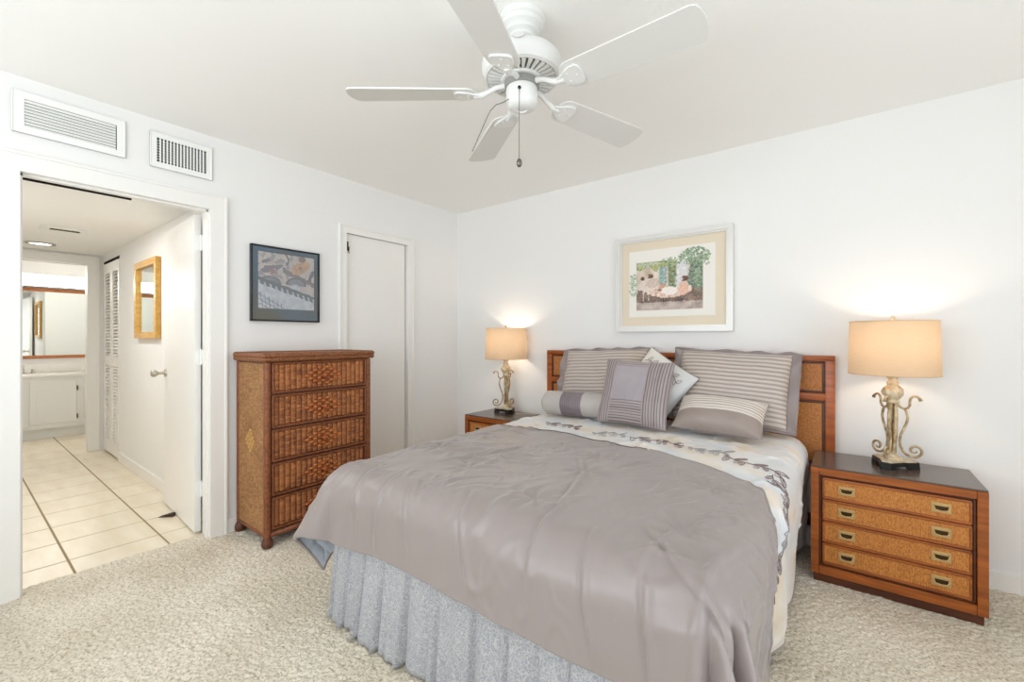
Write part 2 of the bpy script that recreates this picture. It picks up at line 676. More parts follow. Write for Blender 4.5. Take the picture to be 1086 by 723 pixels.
box(bm, 0.6, 3.4, Y1 - 0.08, Y1 - 0.02, 0.65, 0.71)
box(bm, 0.6, 3.4, Y1 - 0.08, Y1 - 0.02, 2.19, 2.25)
struct('window_2', bm, 'trim')

# hall and bathroom walls
LX0, LX1 = -3.325, -2.650                # louvred closet opening
bm = NB()
box(bm, LX1, -WT, HALL_Y, HALL_Y + 0.1, 0, HALL_C)
box(bm, PX, LX0, HALL_Y, HALL_Y + 0.1, 0, HALL_C)
box(bm, LX0, LX1, HALL_Y, HALL_Y + 0.1, 2.035, HALL_C)
box(bm, LX0 - 0.05, LX1 + 0.05, HALL_Y + 0.1, HALL_Y + 0.14, 0, HALL_C)
struct('wall_hall', bm, 'wall', 'white hall wall with louvred closet and mirror')
bm = NB()
box(bm, PX, -WT, -3.34, -3.24, 0, HALL_C)
struct('wall_hall_far', bm, 'wall')
BY0, BY1, BZ = -2.96, -2.165, 1.995      # bathroom doorway
bm = NB()
box(bm, PX - 0.1, PX, BY1, -1.5, 0, 2.30)
box(bm, PX - 0.1, PX, -3.7, BY0, 0, 2.30)
box(bm, PX - 0.1, PX, BY0, BY1, BZ, 2.30)
struct('wall_partition', bm, 'wall')
bm = NB()
box(bm, BX - 0.1, BX, -3.7, -1.5, 0, 2.30)
box(bm, BX, PX - 0.1, -1.6, -1.5, 0, 2.30)
box(bm, BX, PX - 0.1, -3.7, -3.6, 0, 2.30)
struct('wall_bathroom', bm, 'wall')

# baseboards
bm = NB()
box(bm, 0.0, X1, -0.013, 0.0, 0, 0.098, 0.004)
struct('baseboard_back', bm, 'trim')
bm = NB()
box(bm, 0.0, 0.013, DY1 + 0.064, CY0 - 0.062, 0, 0.098, 0.004)
box(bm, 0.0, 0.013, CY1 + 0.062, -0.013, 0, 0.098, 0.004)
struct('baseboard_left', bm, 'trim')
bm = NB()
box(bm, LX1 + 0.01, -WT, HALL_Y - 0.013, HALL_Y, 0, 0.095, 0.004)
struct('baseboard_hall', bm, 'trim')


def casing(bm, plane, sgn, a0, a1, top, wid=0.062, th=0.017, side=None):
    """flat mitred casing with an eased edge on the plane x = plane"""
    p0, p1 = plane, plane + sgn * th
    prism(bm, [(p0, a0 - wid, 0), (p0, a0, 0), (p0, a0, top), (p0, a0 - wid, top + wid)], (sgn * th, 0, 0))
    prism(bm, [(p0, a1, 0), (p0, a1 + wid, 0), (p0, a1 + wid, top + wid), (p0, a1, top)], (sgn * th, 0, 0))
    prism(bm, [(p0, a0, top), (p0, a1, top), (p0, a1 + wid, top + wid), (p0, a0 - wid, top + wid)], (sgn * th, 0, 0))
    # raised back band
    for (o, i) in ((a0 - wid, a0 - wid + 0.014), (a1 + wid - 0.014, a1 + wid)):
        box(bm, p1, p1 + sgn * 0.006, o, i, 0, top + wid, 0.002, 1)
    box(bm, p1, p1 + sgn * 0.0065, a0 - wid + 0.0141, a1 + wid - 0.0141, top + wid - 0.014, top + wid, 0.002, 1)


bm = NB()
casing(bm, 0.001, 1, DY0, DY1, DZ, 0.090)
# jambs, head and stops
box(bm, -WT + 0.001, 0.001, DY0 - 0.0115, DY0, 0, DZ)
box(bm, -WT + 0.001, 0.001, DY1, DY1 + 0.0115, 0, DZ)
box(bm, -WT + 0.001, 0.001, DY0 - 0.0115, DY1 + 0.0115, DZ + 0.0005, DZ + 0.0115)
box(bm, -0.055, -0.02, DY0, DY0 + 0.010, 0, DZ)
box(bm, -0.055, -0.02, DY1 - 0.010, DY1, 0, DZ)
box(bm, -0.055, -0.02, DY0, DY1, DZ - 0.010, DZ)
t1 = struct('trim_1', bm, 'trim', 'white casing round the hall doorway')
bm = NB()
box(bm, -0.098, -0.088, DY0 + 0.003, DY0 + 0.42, DZ - 0.012, DZ - 0.001)  # thin dark strip along part of the head jamb
struct('head_strip', bm, 'dark', None, t1)
bm = NB()
casing(bm, 0.0, 1, CY0, CY1, CZ, 0.062, 0.014)
box(bm, -0.06, 0.0, CY1, CY1 + 0.004, 0, CZ)
box(bm, -0.06, 0.0, CY0 - 0.004, CY0, 0, CZ)
struct('trim_2', bm, 'trim', 'white casing round the closet door')
bm = NB()
casing(bm, PX, 1, BY0, BY1, BZ, 0.095, 0.016)
box(bm, PX - 0.1, PX, BY1 - 0.001, BY1 + 0.004, 0, BZ)
struct('trim_3', bm, 'trim', 'white casing round the bathroom doorway')

# closet door: flush slab set back in its casing, small dark latch high on the left
bm = NB()
box(bm, -0.066, -0.018, CY0 + 0.0005, CY1 - 0.014, 0.012, CZ - 0.0005)
d2 = struct('door_2', bm, 'door', 'flush white closet door')
bm = NB()
box(bm, -0.0185, -0.010, CY0 + 0.012, CY0 + 0.030, 1.915, 1.965, 0.003)
box(bm, -0.016, -0.001, CY0 + 0.012, CY0 + 0.032, 1.895, 1.925, 0.003)
tube(bm, [(-0.012, CY0 + 0.026, 1.90), (-0.008, CY0 + 0.034, 1.876)], 0.003, 8)
obj('latch', bm, 'brass_dark', d2, 40)

# hall door: open leaf, hinges, lever
HX, HY = -0.150, -2.152
ang = math.radians(3.0)
dx, dy = -math.cos(ang), math.sin(ang)
nxn, nyn = -math.sin(ang) * -1, math.cos(ang)


def leafpt(l, n, z):
    """l along the leaf from its hinge edge, n away from the camera side"""
    return Vector((HX + dx * l + (-dy) * 0 + math.sin(ang) * n, HY + dy * l + math.cos(ang) * n, z))


def leafbox(bm, l0, l1, n0, n1, z0, z1):
    prism(bm, [leafpt(l0, n0, z0), leafpt(l1, n0, z0), leafpt(l1, n1, z0), leafpt(l0, n1, z0)], (0, 0, z1 - z0))


bm = NB()
leafbox(bm, 0, 0.775, 0, 0.035, 0.012, 1.985)
d1 = struct('door_1', bm, 'door', 'white flush door standing open into the hall')
for hz in (0.28, 1.10, 1.81):
    bm = NB()
    leafbox(bm, -0.003, -0.0003, 0.002, 0.034, hz - 0.045, hz + 0.045)
    prism(bm, [(-0.147, HY + 0.034, hz - 0.045), (-0.118, DY1 - 0.003, hz - 0.045), (-0.118, DY1 - 0.0005, hz - 0.045), (-0.147, HY + 0.037, hz - 0.045)], (0, 0, 0.09))
    box(bm, -0.118, -0.080, DY1 - 0.0025, DY1 - 0.0003, hz - 0.045, hz + 0.045)
    tube(bm, [(-0.135, DY1 - 0.004, hz - 0.05), (-0.135, DY1 - 0.004, hz + 0.05)], 0.0065, 10)
    obj('hinge', bm, 'white_metal', d1, 40)
bm = NB()
a, b = leafpt(0.715, 0.0, 0.965), leafpt(0.715, -0.010, 0.965)
tube(bm, [a, b], [0.030, 0.026], 20)
tube(bm, [b, leafpt(0.715, -0.048, 0.965)], 0.010, 12)
tube(bm, [leafpt(0.715, -0.045, 0.965), leafpt(0.715, -0.062, 0.965), leafpt(0.715, -0.078, 0.965), leafpt(0.715, -0.088, 0.965)], [0.012, 0.026, 0.026, 0.015], 16)
obj('door_knob', bm, 'chrome', d1, 50)

# louvred bifold closet door in the hall
bm = NB()
mid = (LX0 + LX1) / 2
for a, b in ((LX0 + 0.004, mid - 0.002), (mid + 0.002, LX1 - 0.004)):
    for s0, s1 in ((a, a + 0.055), (b - 0.055, b)):
        box(bm, s0, s1, HALL_Y - 0.004, HALL_Y + 0.026, 0.02, 2.005, 0.002, 1)
    for z0, z1 in ((0.02, 0.16), (0.93, 1.03), (1.90, 2.005)):
        box(bm, a + 0.055, b - 0.055, HALL_Y - 0.003, HALL_Y + 0.025, z0, z1)
    for z0, z1 in ((0.16, 0.93), (1.03, 1.90)):
        n = int((z1 - z0) / 0.033)
        for k in range(n):
            z = z0 + (k + 0.5) * (z1 - z0) / n
            prism(bm, [(a + 0.055, HALL_Y - 0.001, z - 0.010), (a + 0.055, HALL_Y + 0.003, z - 0.014), (a + 0.055, HALL_Y + 0.022, z + 0.007), (a + 0.055, HALL_Y + 0.018, z + 0.011)], (b - a - 0.11, 0, 0))
d3 = struct('door_3', bm, 'trim', 'white louvred bifold closet door in the hall')
bm = NB()
box(bm, LX0, LX1, HALL_Y - 0.002, HALL_Y + 0.03, 2.012, 2.034)
obj('track', bm, 'dark', d3)
bm = NB()
tube(bm, [(mid + 0.045, HALL_Y - 0.004, 0.98), (mid + 0.045, HALL_Y - 0.016, 0.98), (mid + 0.045, HALL_Y - 0.026, 0.98)], [0.006, 0.012, 0.009], 12)
obj('knob', bm, 'trim', d3, 50)


# ------------------------------------------------------------------ bed
BXL, BXR = 1.285, 2.795                  # mattress sides
bed = thing('bed', 'wide bed with carved wood and cane panel headboard against the back wall', 'bed', (2.04, -1.05, 0.0))
HB0, HB1, HBT = 1.088, 3.002, 1.118
bm = NB()
yb, yf = -0.018, -0.062
box(bm, HB0, HB1, yf, yb, HBT - 0.032, HBT, 0.004)                 # top rail
box(bm, HB0, HB1, yf, yb, 0.462, 0.500, 0.004)                    # bottom rail
for xx in (HB0, HB1 - 0.045):
    box(bm, xx, xx + 0.045, yf, yb, 0.462, HBT - 0.02, 0.004)
box(bm, HB0 + 0.03, HB1 - 0.03, yf + 0.012, yb, 0.47, HBT - 0.01)   # backing
ncol = 4
cw = (HB1 - HB0 - 0.09) / ncol
for k in range(1, ncol):
    xx = HB0 + 0.045 + cw * k
    box(bm, xx - 0.018, xx + 0.018, yf + 0.004, yb, 0.49, HBT - 0.02, 0.003)
box(bm, HB0 + 0.03, HB1 - 0.03, yf + 0.002, yb, 0.862, 0.902, 0.004)
hb = obj('headboard', bm, 'wood_head', bed, 40)
for k in range(ncol):
    for z0, z1 in ((0.500, 0.862), (0.902, HBT - 0.032)):
        xa, xb = HB0 + 0.045 + cw * k + (0.0 if k == 0 else 0.018), HB0 + 0.045 + cw * (k + 1) - (0.0 if k == ncol - 1 else 0.018)
        bm = NB()
        box(bm, xa + 0.016, xb - 0.016, yf + 0.008, yf + 0.016, z0 + 0.016, z1 - 0.016)
        obj('cane_panel', bm, 'cane_head', hb)
        bm = NB()
        for (q0, q1, r0, r1) in ((xa, xb, z0, z0 + 0.015), (xa, xb, z1 - 0.015, z1), (xa, xa + 0.015, z0, z1), (xb - 0.015, xb, z0, z1)):
            box(bm, q0 + 0.001, q1 - 0.001, yf + 0.0045, yf + 0.016, r0 + 0.001, r1 - 0.001, 0.004)
        obj('panel_moulding', bm, 'wood_dark', hb, 40)
for xx in (HB0 + 0.004, HB1 - 0.052):
    bm = NB()
    box(bm, xx, xx + 0.048, yf + 0.003, yb, 0.012, 0.464, 0.004)
    obj('headboard_post', bm, 'wood_dark', bed, 40)
bm = NB()
box(bm, BXL + 0.01, BXR - 0.01, -2.03, -0.075, 0.20, 0.37, 0.03, 3)
obj('box_spring', bm, 'mattress', bed, 60)
bm = NB()
box(bm, BXL + 0.02, BXR - 0.02, -2.03, -0.075, 0.37, 0.622, 0.06, 4)
obj('mattress', bm, 'mattress', bed, 60)
bm = NB()
box(bm, HB0 + 0.06, HB1 - 0.054, -0.050, -0.022, 0.138, 0.206, 0.003)
for xx in (BXL + 0.03, BXR - 0.06):
    box(bm, xx, xx + 0.03, -2.0, -0.05, 0.150, 0.198)
box(bm, BXL + 0.03, BXR - 0.03, -2.0, -1.97, 0.150, 0.198)
obj('bed_frame', bm, 'black', bed, 40)
for xx, yy in ((BXL + 0.06, -1.9), (BXR - 0.06, -1.9), (BXL + 0.06, -0.3), (BXR - 0.06, -0.3)):
    bm = NB()
    lathe(bm, [(0.022, 0.013), (0.022, 0.03), (0.014, 0.04), (0.014, 0.155)], xx, yy, 14)
    obj('bed_leg', bm, 'black', bed, 40)

# gathered bed skirt: left side, foot, right side
SK = [(BXL - 0.006, -0.14), (BXL - 0.006, -2.045), (BXR + 0.006, -2.045), (BXR + 0.006, -0.14)]
bm = NB()
per = []
for (a, b) in zip(SK[:-1], SK[1:]):
    L = math.hypot(b[0] - a[0], b[1] - a[1])
    n = int(L / 0.005)
    for k in range(n):
        t = k / n
        per.append((a[0] + (b[0] - a[0]) * t, a[1] + (b[1] - a[1]) * t, (b[1] - a[1]) / L, -(b[0] - a[0]) / L))
per.append((SK[-1][0], SK[-1][1], 1, 0))
nz = 22


def sk_off(s, v):
    """outward offset of the gathers; v = 0 at the top, 1 at the hem"""
    q = 0.55 * math.sin(s * 47 + 2.4 * math.sin(s * 7.3) + 0.5 * v) + 0.30 * math.sin(s * 103 + 2.0 * math.sin(s * 11.0))
    ph = s * 9.2 + 0.9 * math.sin(s * 3.7) + 0.04 * v
    k = ph - math.floor(ph)
    fold = math.exp(-((k - 0.5) / 0.05) ** 2) - 0.8 * math.exp(-((k - 0.60) / 0.04) ** 2)
    return (0.003 + 0.008 * v ** 0.8) * q + (0.006 + 0.020 * v) * fold + 0.006 + 0.034 * v + 0.012 * v * math.sin(s * 6.1 + 1.0)


rows = []
for j in range(nz + 1):
    v = j / nz
    row = []
    s = 0
    for i, (px_, py_, ox, oy) in enumerate(per):
        if i:
            s += math.hypot(px_ - per[i - 1][0], py_ - per[i - 1][1])
        o_ = sk_off(s, v)
        ox2, oy2 = (-1, 0) if s < 1.9 else ((0, -1) if s < 1.905 + 1.52 else (1, 0))
        hem = 0.016 + 0.010 * (0.5 + 0.5 * math.sin(s * 13 + 1.1 * math.sin(s * 4.0)))
        if ox2 == 1:
            o_ *= 0.4
        row.append(bm.verts.new((px_ + ox2 * o_, py_ + oy2 * o_, 0.385 * (1 - v) + hem * v)))
    rows.append(row)
for a, b in zip(rows[:-1], rows[1:]):
    for i in range(len(a) - 1):
        bm.faces.new((a[i], a[i + 1], b[i + 1], b[i]))
sk = obj('bed_skirt', bm, 'skirt', None, 180)
md = sk.modifiers.new('thick', 'SOLIDIFY')
md.thickness = 0.002
tag(sk, 'gathered blue-grey leafy print bed skirt hanging under the comforter', 'bed skirt')

# ---- comforter surface
CXL, CXR, CYH, CYF = 1.305, 2.785, -0.10, -1.950
CW, CL = CXR - CXL, CYH - CYF
CR = 0.095
HANG_L, HANG_R, HANG_F = 0.50, 0.635, 0.365
CTOP = 0.655


def project(px, py, z):
    """point at height z seen at photograph pixel (px,py)"""
    th = math.radians(37.67)
    F = Vector((-math.sin(th), math.cos(th), 0))
    R = Vector((math.cos(th), math.sin(th), 0))
    d = F + R * ((px - 543) / FPX) + Vector((0, 0, 1)) * ((358 - py) / FPX)
    k = (z - 1.22) / d.z
    return Vector((3.07, -3.10, 1.22)) + d * k


# quilting creases on top and over the edges: (s0,t0,s1,t1,width,depth)
CREASE = [
    (0.38, 1.42, 0.44, 1.24, 0.018, 0.007), (0.30, 1.63, 0.40, 1.45, 0.02, 0.006), (0.62, 1.36, 0.47, 1.52, 0.018, 0.006),
    (0.80, 1.25, 0.92, 1.45, 0.018, 0.006), (0.92, 1.45, 1.02, 1.80, 0.020, 0.008), (1.02, 1.80, 1.04, 2.10, 0.022, 0.008),
    (0.72, 1.88, 0.82, 2.16, 0.02, 0.007), (0.60, 1.72, 0.50, 1.95, 0.022, 0.007), (1.12, 1.10, 1.02, 1.28, 0.016, 0.005),
    (1.28, 1.16, 1.22, 1.30, 0.016, 0.005), (1.30, 1.75, 1.44, 1.90, 0.020, 0.010), (1.44, 1.90, 1.62, 2.02, 0.020, 0.010),
    (1.18, 1.86, 1.24, 2.18, 0.020, 0.009), (1.36, 1.92, 1.40, 2.22, 0.020, 0.010), (0.12, 1.80, 0.20, 2.15, 0.022, 0.008),
    (0.32, 1.86, 0.30, 2.18, 0.022, 0.008), (0.44, 1.90, 0.52, 2.14, 0.018, 0.006), (1.58, 1.40, 1.70, 1.62, 0.02, 0.010),
    (1.66, 1.55, 1.90, 1.70, 0.02, 0.010), (1.74, 1.70, 1.95, 1.95, 0.022, 0.010), (1.60, 1.85, 1.80, 2.10, 0.022, 0.010),
    (0.10, 1.15, 0.28, 1.20, 0.02, 0.005), (0.55, 1.02, 0.66, 1.12, 0.016, 0.004), (0.20, 1.35, 0.02, 1.48, 0.02, 0.006),
    (1.45, 1.38, 1.60, 1.30, 0.016, 0.006), (1.38, 1.60, 1.46, 1.46, 0.016, 0.006), (-0.10, 1.70, -0.20, 2.05, 0.025, 0.010),
]
TUFT = [(0.45, 1.30), (0.92, 1.42), (0.85, 1.18), (1.36, 1.25), (0.46, 1.62), (0.92, 1.78), (1.38, 1.66), (0.10, 1.45), (0.05, 1.15)]


def comforter_flat(s, t):
    dxs = s if s < 0 else (s - CW if s > CW else 0.0)
    dyt = t - CL if t > CL else 0.0
    rho = math.hypot(dxs, dyt)
    bx = CXL + min(max(s, 0), CW)
    by = CYH - min(max(t, 0), CL)
    z = CTOP + 0.018 * math.sin(PI * min(max(s / CW, 0), 1)) * 1.0
    z += 0.006 * math.sin(5 * s + 2 * t)
    # the head end rises a little under the pillows
    if rho < 1e-6:
        return Vector((bx, by, z)), 0.0, 0.0
    left = dxs < 0
    psi = math.atan2(abs(dxs), dyt) if rho else 0.0          # 0 = straight over the foot, 90 deg = straight over a side
    if 0 < psi < PI / 2 - 1e-6:
        q = psi / (PI / 2)
        if left:
            psi = PI / 2 * (1 - (1 - q) ** 1.3)              # the spare cloth swings round onto the left side
    ux, uy = math.sin(psi) * (-1 if left else 1), -math.cos(psi)
    corner = math.sin(2 * psi) if 0 < psi < PI / 2 else 0.0
    r_ = CR + 0.040 * math.cos(psi) ** 2
    if left:
        fl = math.radians(5.0 * (1 - corner) + 27.0 * corner)
        r_ += 0.05 * corner
    else:
        fl = math.radians(3.0 * math.cos(psi) ** 2 - 4.0 * math.sin(psi) ** 2 + 11.0 * corner)
    arc = r_ * PI / 2
    th_ = PI / 2 - fl                                        # turn of the bend before the cloth hangs
    arc = r_ * th_
    if rho < arc:
        out, drop = r_ * math.sin(rho / r_), r_ * (1 - math.cos(rho / r_))
    else:
        out, drop = r_ * math.sin(th_) + (rho - arc) * math.sin(fl), r_ * (1 - math.cos(th_)) + (rho - arc) * math.cos(fl)
    if left and corner > 0 and rho > 0.44:                   # the corner tip curls back under
        ex_ = rho - 0.44
        out -= ex_ * (math.sin(fl) + math.sin(math.radians(24 * corner)))
        drop += ex_ * (0.94 - math.cos(fl))
    hang = max(0.0, rho - 0.10)
    if dyt == 0:
        out += 0.040 * hang * math.sin(t * 13 + 1.3 * math.sin(t * 6))
    elif dxs == 0:
        out += 0.050 * hang * math.sin(s * 8.5 + 1.3 * math.sin(s * 4) + 0.4)
    elif left:
        out += 0.050 * hang * math.cos(psi) * math.sin(0.4) + 0.03 * hang * corner * math.sin(psi * 9)
    else:
        out += 0.26 * hang * corner * math.sin(psi * 13 + 0.6)
    x_, y_, z_ = bx + ux * out, by + uy * out, z - drop
    if z_ < 0.035:
        z_ = 0.035
    return Vector((x_, y_, z_)), rho, corner


def comforter_disp(s, t):
    h = 0.009 * noise.noise(Vector((s * 4.2, t * 4.2, 1.7))) + 0.004 * noise.noise(Vector((s * 10, t * 8, 6.1)))
    # crumpled pulls of the satin: thin ridges that come and go
    ms = max(0.0, noise.noise(Vector((s * 3.1, t * 3.1, 9.0))) + 0.25)
    r1 = 1 - abs(noise.noise(Vector((s * 7.5 + 0.9 * t, t * 3.4 - s * 1.2, 2.2))))
    r2 = 1 - abs(noise.noise(Vector((s * 5.0 - 2.0 * t, t * 6.0 + s * 2.0, 12.7))))
    h += ms * (0.014 * max(0, r1 - 0.80) / 0.20 + 0.012 * max(0, r2 - 0.84) / 0.16)
    r3 = 1 - abs(noise.noise(Vector((s * 13 + 3 * t, t * 8 - s * 5, 21.0))))
    m3 = max(0.0, noise.noise(Vector((s * 2.4, t * 2.9, 31.0))))
    h += m3 * 0.011 * max(0, r3 - 0.82) / 0.18
    for (s0, t0, s1, t1, wd, dp) in CREASE:
        wd *= 0.62
        if s < min(s0, s1) - 0.12 or s > max(s0, s1) + 0.12 or t < min(t0, t1) - 0.12 or t > max(t0, t1) + 0.12:
            continue
        vx, vy = s1 - s0, t1 - t0
        L2 = vx * vx + vy * vy
        k = ((s - s0) * vx + (t - t0) * vy) / L2
        kk = min(max(k, 0), 1)
        ex, ey = s - s0 - vx * kk, t - t0 - vy * kk
        d = math.hypot(ex, ey)
        side = 1 if (ex * vy - ey * vx) > 0 else -1
        fade = math.sin(PI * min(max(kk * 0.86 + 0.07, 0), 1)) ** 0.7
        sd = d * side
        h += dp * fade * (math.exp(-((sd - wd * 0.55) / wd) ** 2) - 0.9 * math.exp(-((sd + wd * 0.45) / (wd * 0.7)) ** 2))
    for (s0, t0) in TUFT:
        ex, ey = s - s0, t - t0
        d = math.hypot(ex, ey)
        if d < 0.22:
            a_ = math.atan2(ey, ex)
            h -= 0.008 * math.exp(-(d / 0.035) ** 2)
            h += 0.0035 * math.sin(a_ * 7 + s0 * 20) * math.exp(-((d - 0.06) / 0.055) ** 2)
    return h


def surf(s, t, off=0.0):
    p, _, _ = comforter_flat(s, t)
    e = 0.004
    pa, _, _ = comforter_flat(s + e, t)
    pb, _, _ = comforter_flat(s, t + e)
    n = (pb - p).cross(pa - p)
    if n.length < 1e-12:
        n = Vector((0, 0, 1))
    n.normalize()
    return p + n * (comforter_disp(s, t) + off)


s0_, s1_ = -HANG_L, CW + HANG_R
t0_, t1_ = 0.06, CL + HANG_F
NS, NT = 380, 330
SV = [s0_ + (s1_ - s0_) * i / NS for i in range(NS + 1)]
TV = [t0_ + (t1_ - t0_) * j / NT for j in range(NT + 1)]
P = [[surf(s, t) for s in SV] for t in TV]
NRM = None


def seam_t(s):
    """how far down the bed the pale border reaches at each s"""
    ks = ((-0.6, 0.86), (-0.07, 0.845), (0.48, 0.835), (1.01, 0.945), (1.22, 0.985), (1.44, 1.085), (1.50, 1.16), (1.55, 1.30), (1.62, 1.38), (1.80, 1.44), (2.0, 1.50), (2.3, 1.56))
    for (a, va), (b, vb) in zip(ks[:-1], ks[1:]):
        if a <= s <= b:
            q = (s - a) / (b - a)
            return va + (vb - va) * q + 0.006 * math.sin(s * 23)
    return 1.5


comf = thing('comforter', 'grey satin comforter with pale embroidered border draped over the bed', 'comforter', (2.04, -1.05, CTOP))


def patch(name, keep, mat, off, parent):
    bm = NB()
    idx = {}

    def vert(i, j):
        if (i, j) not in idx:
            p = P[j][i]
            if off:
                a = P[j][min(i + 1, NS)] - P[j][max(i - 1, 0)]
                b = P[min(j + 1, NT)][i] - P[max(j - 1, 0)][i]
                n = b.cross(a)
                n.normalize()
                p = p + n * off
            idx[(i, j)] = bm.verts.new(p)
        return idx[(i, j)]
    for j in range(NT):
        for i in range(NS):
            if keep((SV[i] + SV[i + 1]) / 2, (TV[j] + TV[j + 1]) / 2):
                bm.faces.new((vert(i, j), vert(i, j + 1), vert(i + 1, j + 1), vert(i + 1, j)))
    return obj(name, bm, mat, parent, 180, recalc=False)


patch('grey_panel', lambda s, t: t > seam_t(s) - 0.012, 'grey_silk', 0.0035, comf)
bord = patch('border_panel', lambda s, t: t < seam_t(s) + 0.02, 'pale', 0.0, comf)
bord['label'] = 'pale embroidered border'
lin_ = patch('lining', lambda s, t: True, 'lining', -0.010, comf)
# dark seam cord where grey meets pale, and around the hem
bm = NB()
pts = []
for k in range(140):
    s = s0_ + (s1_ - s0_) * k / 139
    t = seam_t(s) - 0.010
    if s > 1.0:
        break
    pts.append(surf(s, t, 0.0045))
tube(bm, pts, 0.0035, 6)
obj('seam_cord', bm, 'piping', comf, 180)
bm = NB()
pts = []
for k in range(240):
    s = 1.0 + (s1_ - 1.0) * k / 239
    if seam_t(s) < t1_:
        pts.append(surf(s, seam_t(s) - 0.012, 0.0030))
tube(bm, pts, 0.0045, 8)
obj('panel_edge', bm, 'grey_silk', comf, 180)
bm = NB()
hem = [surf(s0_, t, -0.004) for t in TV[::2]] + [surf(s, t1_, -0.004) for s in SV[::2]] + [surf(s1_, t, -0.004) for t in TV[::-2]]
tube(bm, hem, 0.0075, 8)
obj('hem_piping', bm, 'grey_silk', comf, 180)
# embroidered sprays along the border
rnd = random.Random(3)


def spray(name, mat, s, t, a, size, rr):
    """one embroidered sprig: a waving stem, pointed leaves in outline, a curled tendril"""
    bm = NB()
    pts = []
    for k in range(15):
        q = k / 14
        pts.append((s + math.cos(a) * size * (q - 0.5) - math.sin(a) * 0.022 * math.sin(q * 6.3), t + math.sin(a) * size * (q - 0.5) + math.cos(a) * 0.022 * math.sin(q * 6.3)))
    tube(bm, [surf(p[0], p[1], 0.0022) for p in pts], 0.0020, 5)
    for k in range(1, 15, 2):
        sd = 1 if k % 4 == 1 else -1
        la = a + sd * (0.75 + 0.5 * rr.random())
        ll = 0.050 + 0.024 * rr.random()
        loop = []
        for q in range(11):
            th = q / 10 * 2 * PI
            u_ = ll * (0.5 - 0.5 * math.cos(th))
            v_ = ll * 0.17 * math.sin(th)
            loop.append(surf(pts[k][0] + math.cos(la) * u_ - math.sin(la) * v_, pts[k][1] + math.sin(la) * u_ + math.cos(la) * v_, 0.0022))
        tube(bm, loop, 0.0017, 5, False)
        tube(bm, [loop[0], surf(pts[k][0] + math.cos(la) * ll * 0.8, pts[k][1] + math.sin(la) * ll * 0.8, 0.0022)], 0.0013, 5)
        if k % 4 == 3:
            ca = a - sd * 0.9
            cs_, ct_ = pts[k][0] + math.cos(ca) * 0.042, pts[k][1] + math.sin(ca) * 0.042
            cur = []
            for q in range(13):
                th = ca + PI + q / 12 * 4.6
                rd = 0.022 * (1 - q / 16)
                cur.append(surf(cs_ + rd * math.cos(th), ct_ + rd * math.sin(th), 0.0022))
            tube(bm, [surf(pts[k][0], pts[k][1], 0.0022)] + cur, 0.0015, 5)
    return obj(name, bm, mat, comf, 180)


for s, t, a_, z_, dk in ((0.33, 0.62, 0.10, 0.26, 1), (0.66, 0.66, -0.05, 0.20, 0), (0.95, 0.70, 0.10, 0.30, 1), (1.22, 0.74, 0.25, 0.20, 0),
                         (1.43, 0.83, 0.45, 0.28, 1), (1.58, 1.00, 0.95, 0.24, 1), (1.68, 1.16, 0.7, 0.22, 0), (1.80, 1.22, 0.4, 0.20, 1), (1.93, 1.28, 0.4, 0.20, 0)):
    spray('embroidery', 'thread' if dk else 'thread_pale', s, t, a_, z_, rnd)


# ------------------------------------------------------------------ pillows
def frame_matrix(center, yaw, tilt, roll=0.0):
    """local x = across, y = up the pillow, z = out of its front; tilt leans the top back"""
    Xv = Vector((math.cos(yaw), math.sin(yaw), 0))
    back = Vector((-math.sin(yaw), math.cos(yaw), 0))
    Up = Vector((0, 0, 1)) * math.cos(tilt) + back * math.sin(tilt)
    Zv = Xv.cross(Up)
    m = Matrix((Xv, Up, Zv)).transposed().to_4x4()
    m = Matrix.Translation(Vector(center)) @ m @ Matrix.Rotation(roll, 4, 'Z')
    return m


def lerp(a, b, k):
    return tuple(a[i] + (b[i] - a[i]) * k for i in range(4))


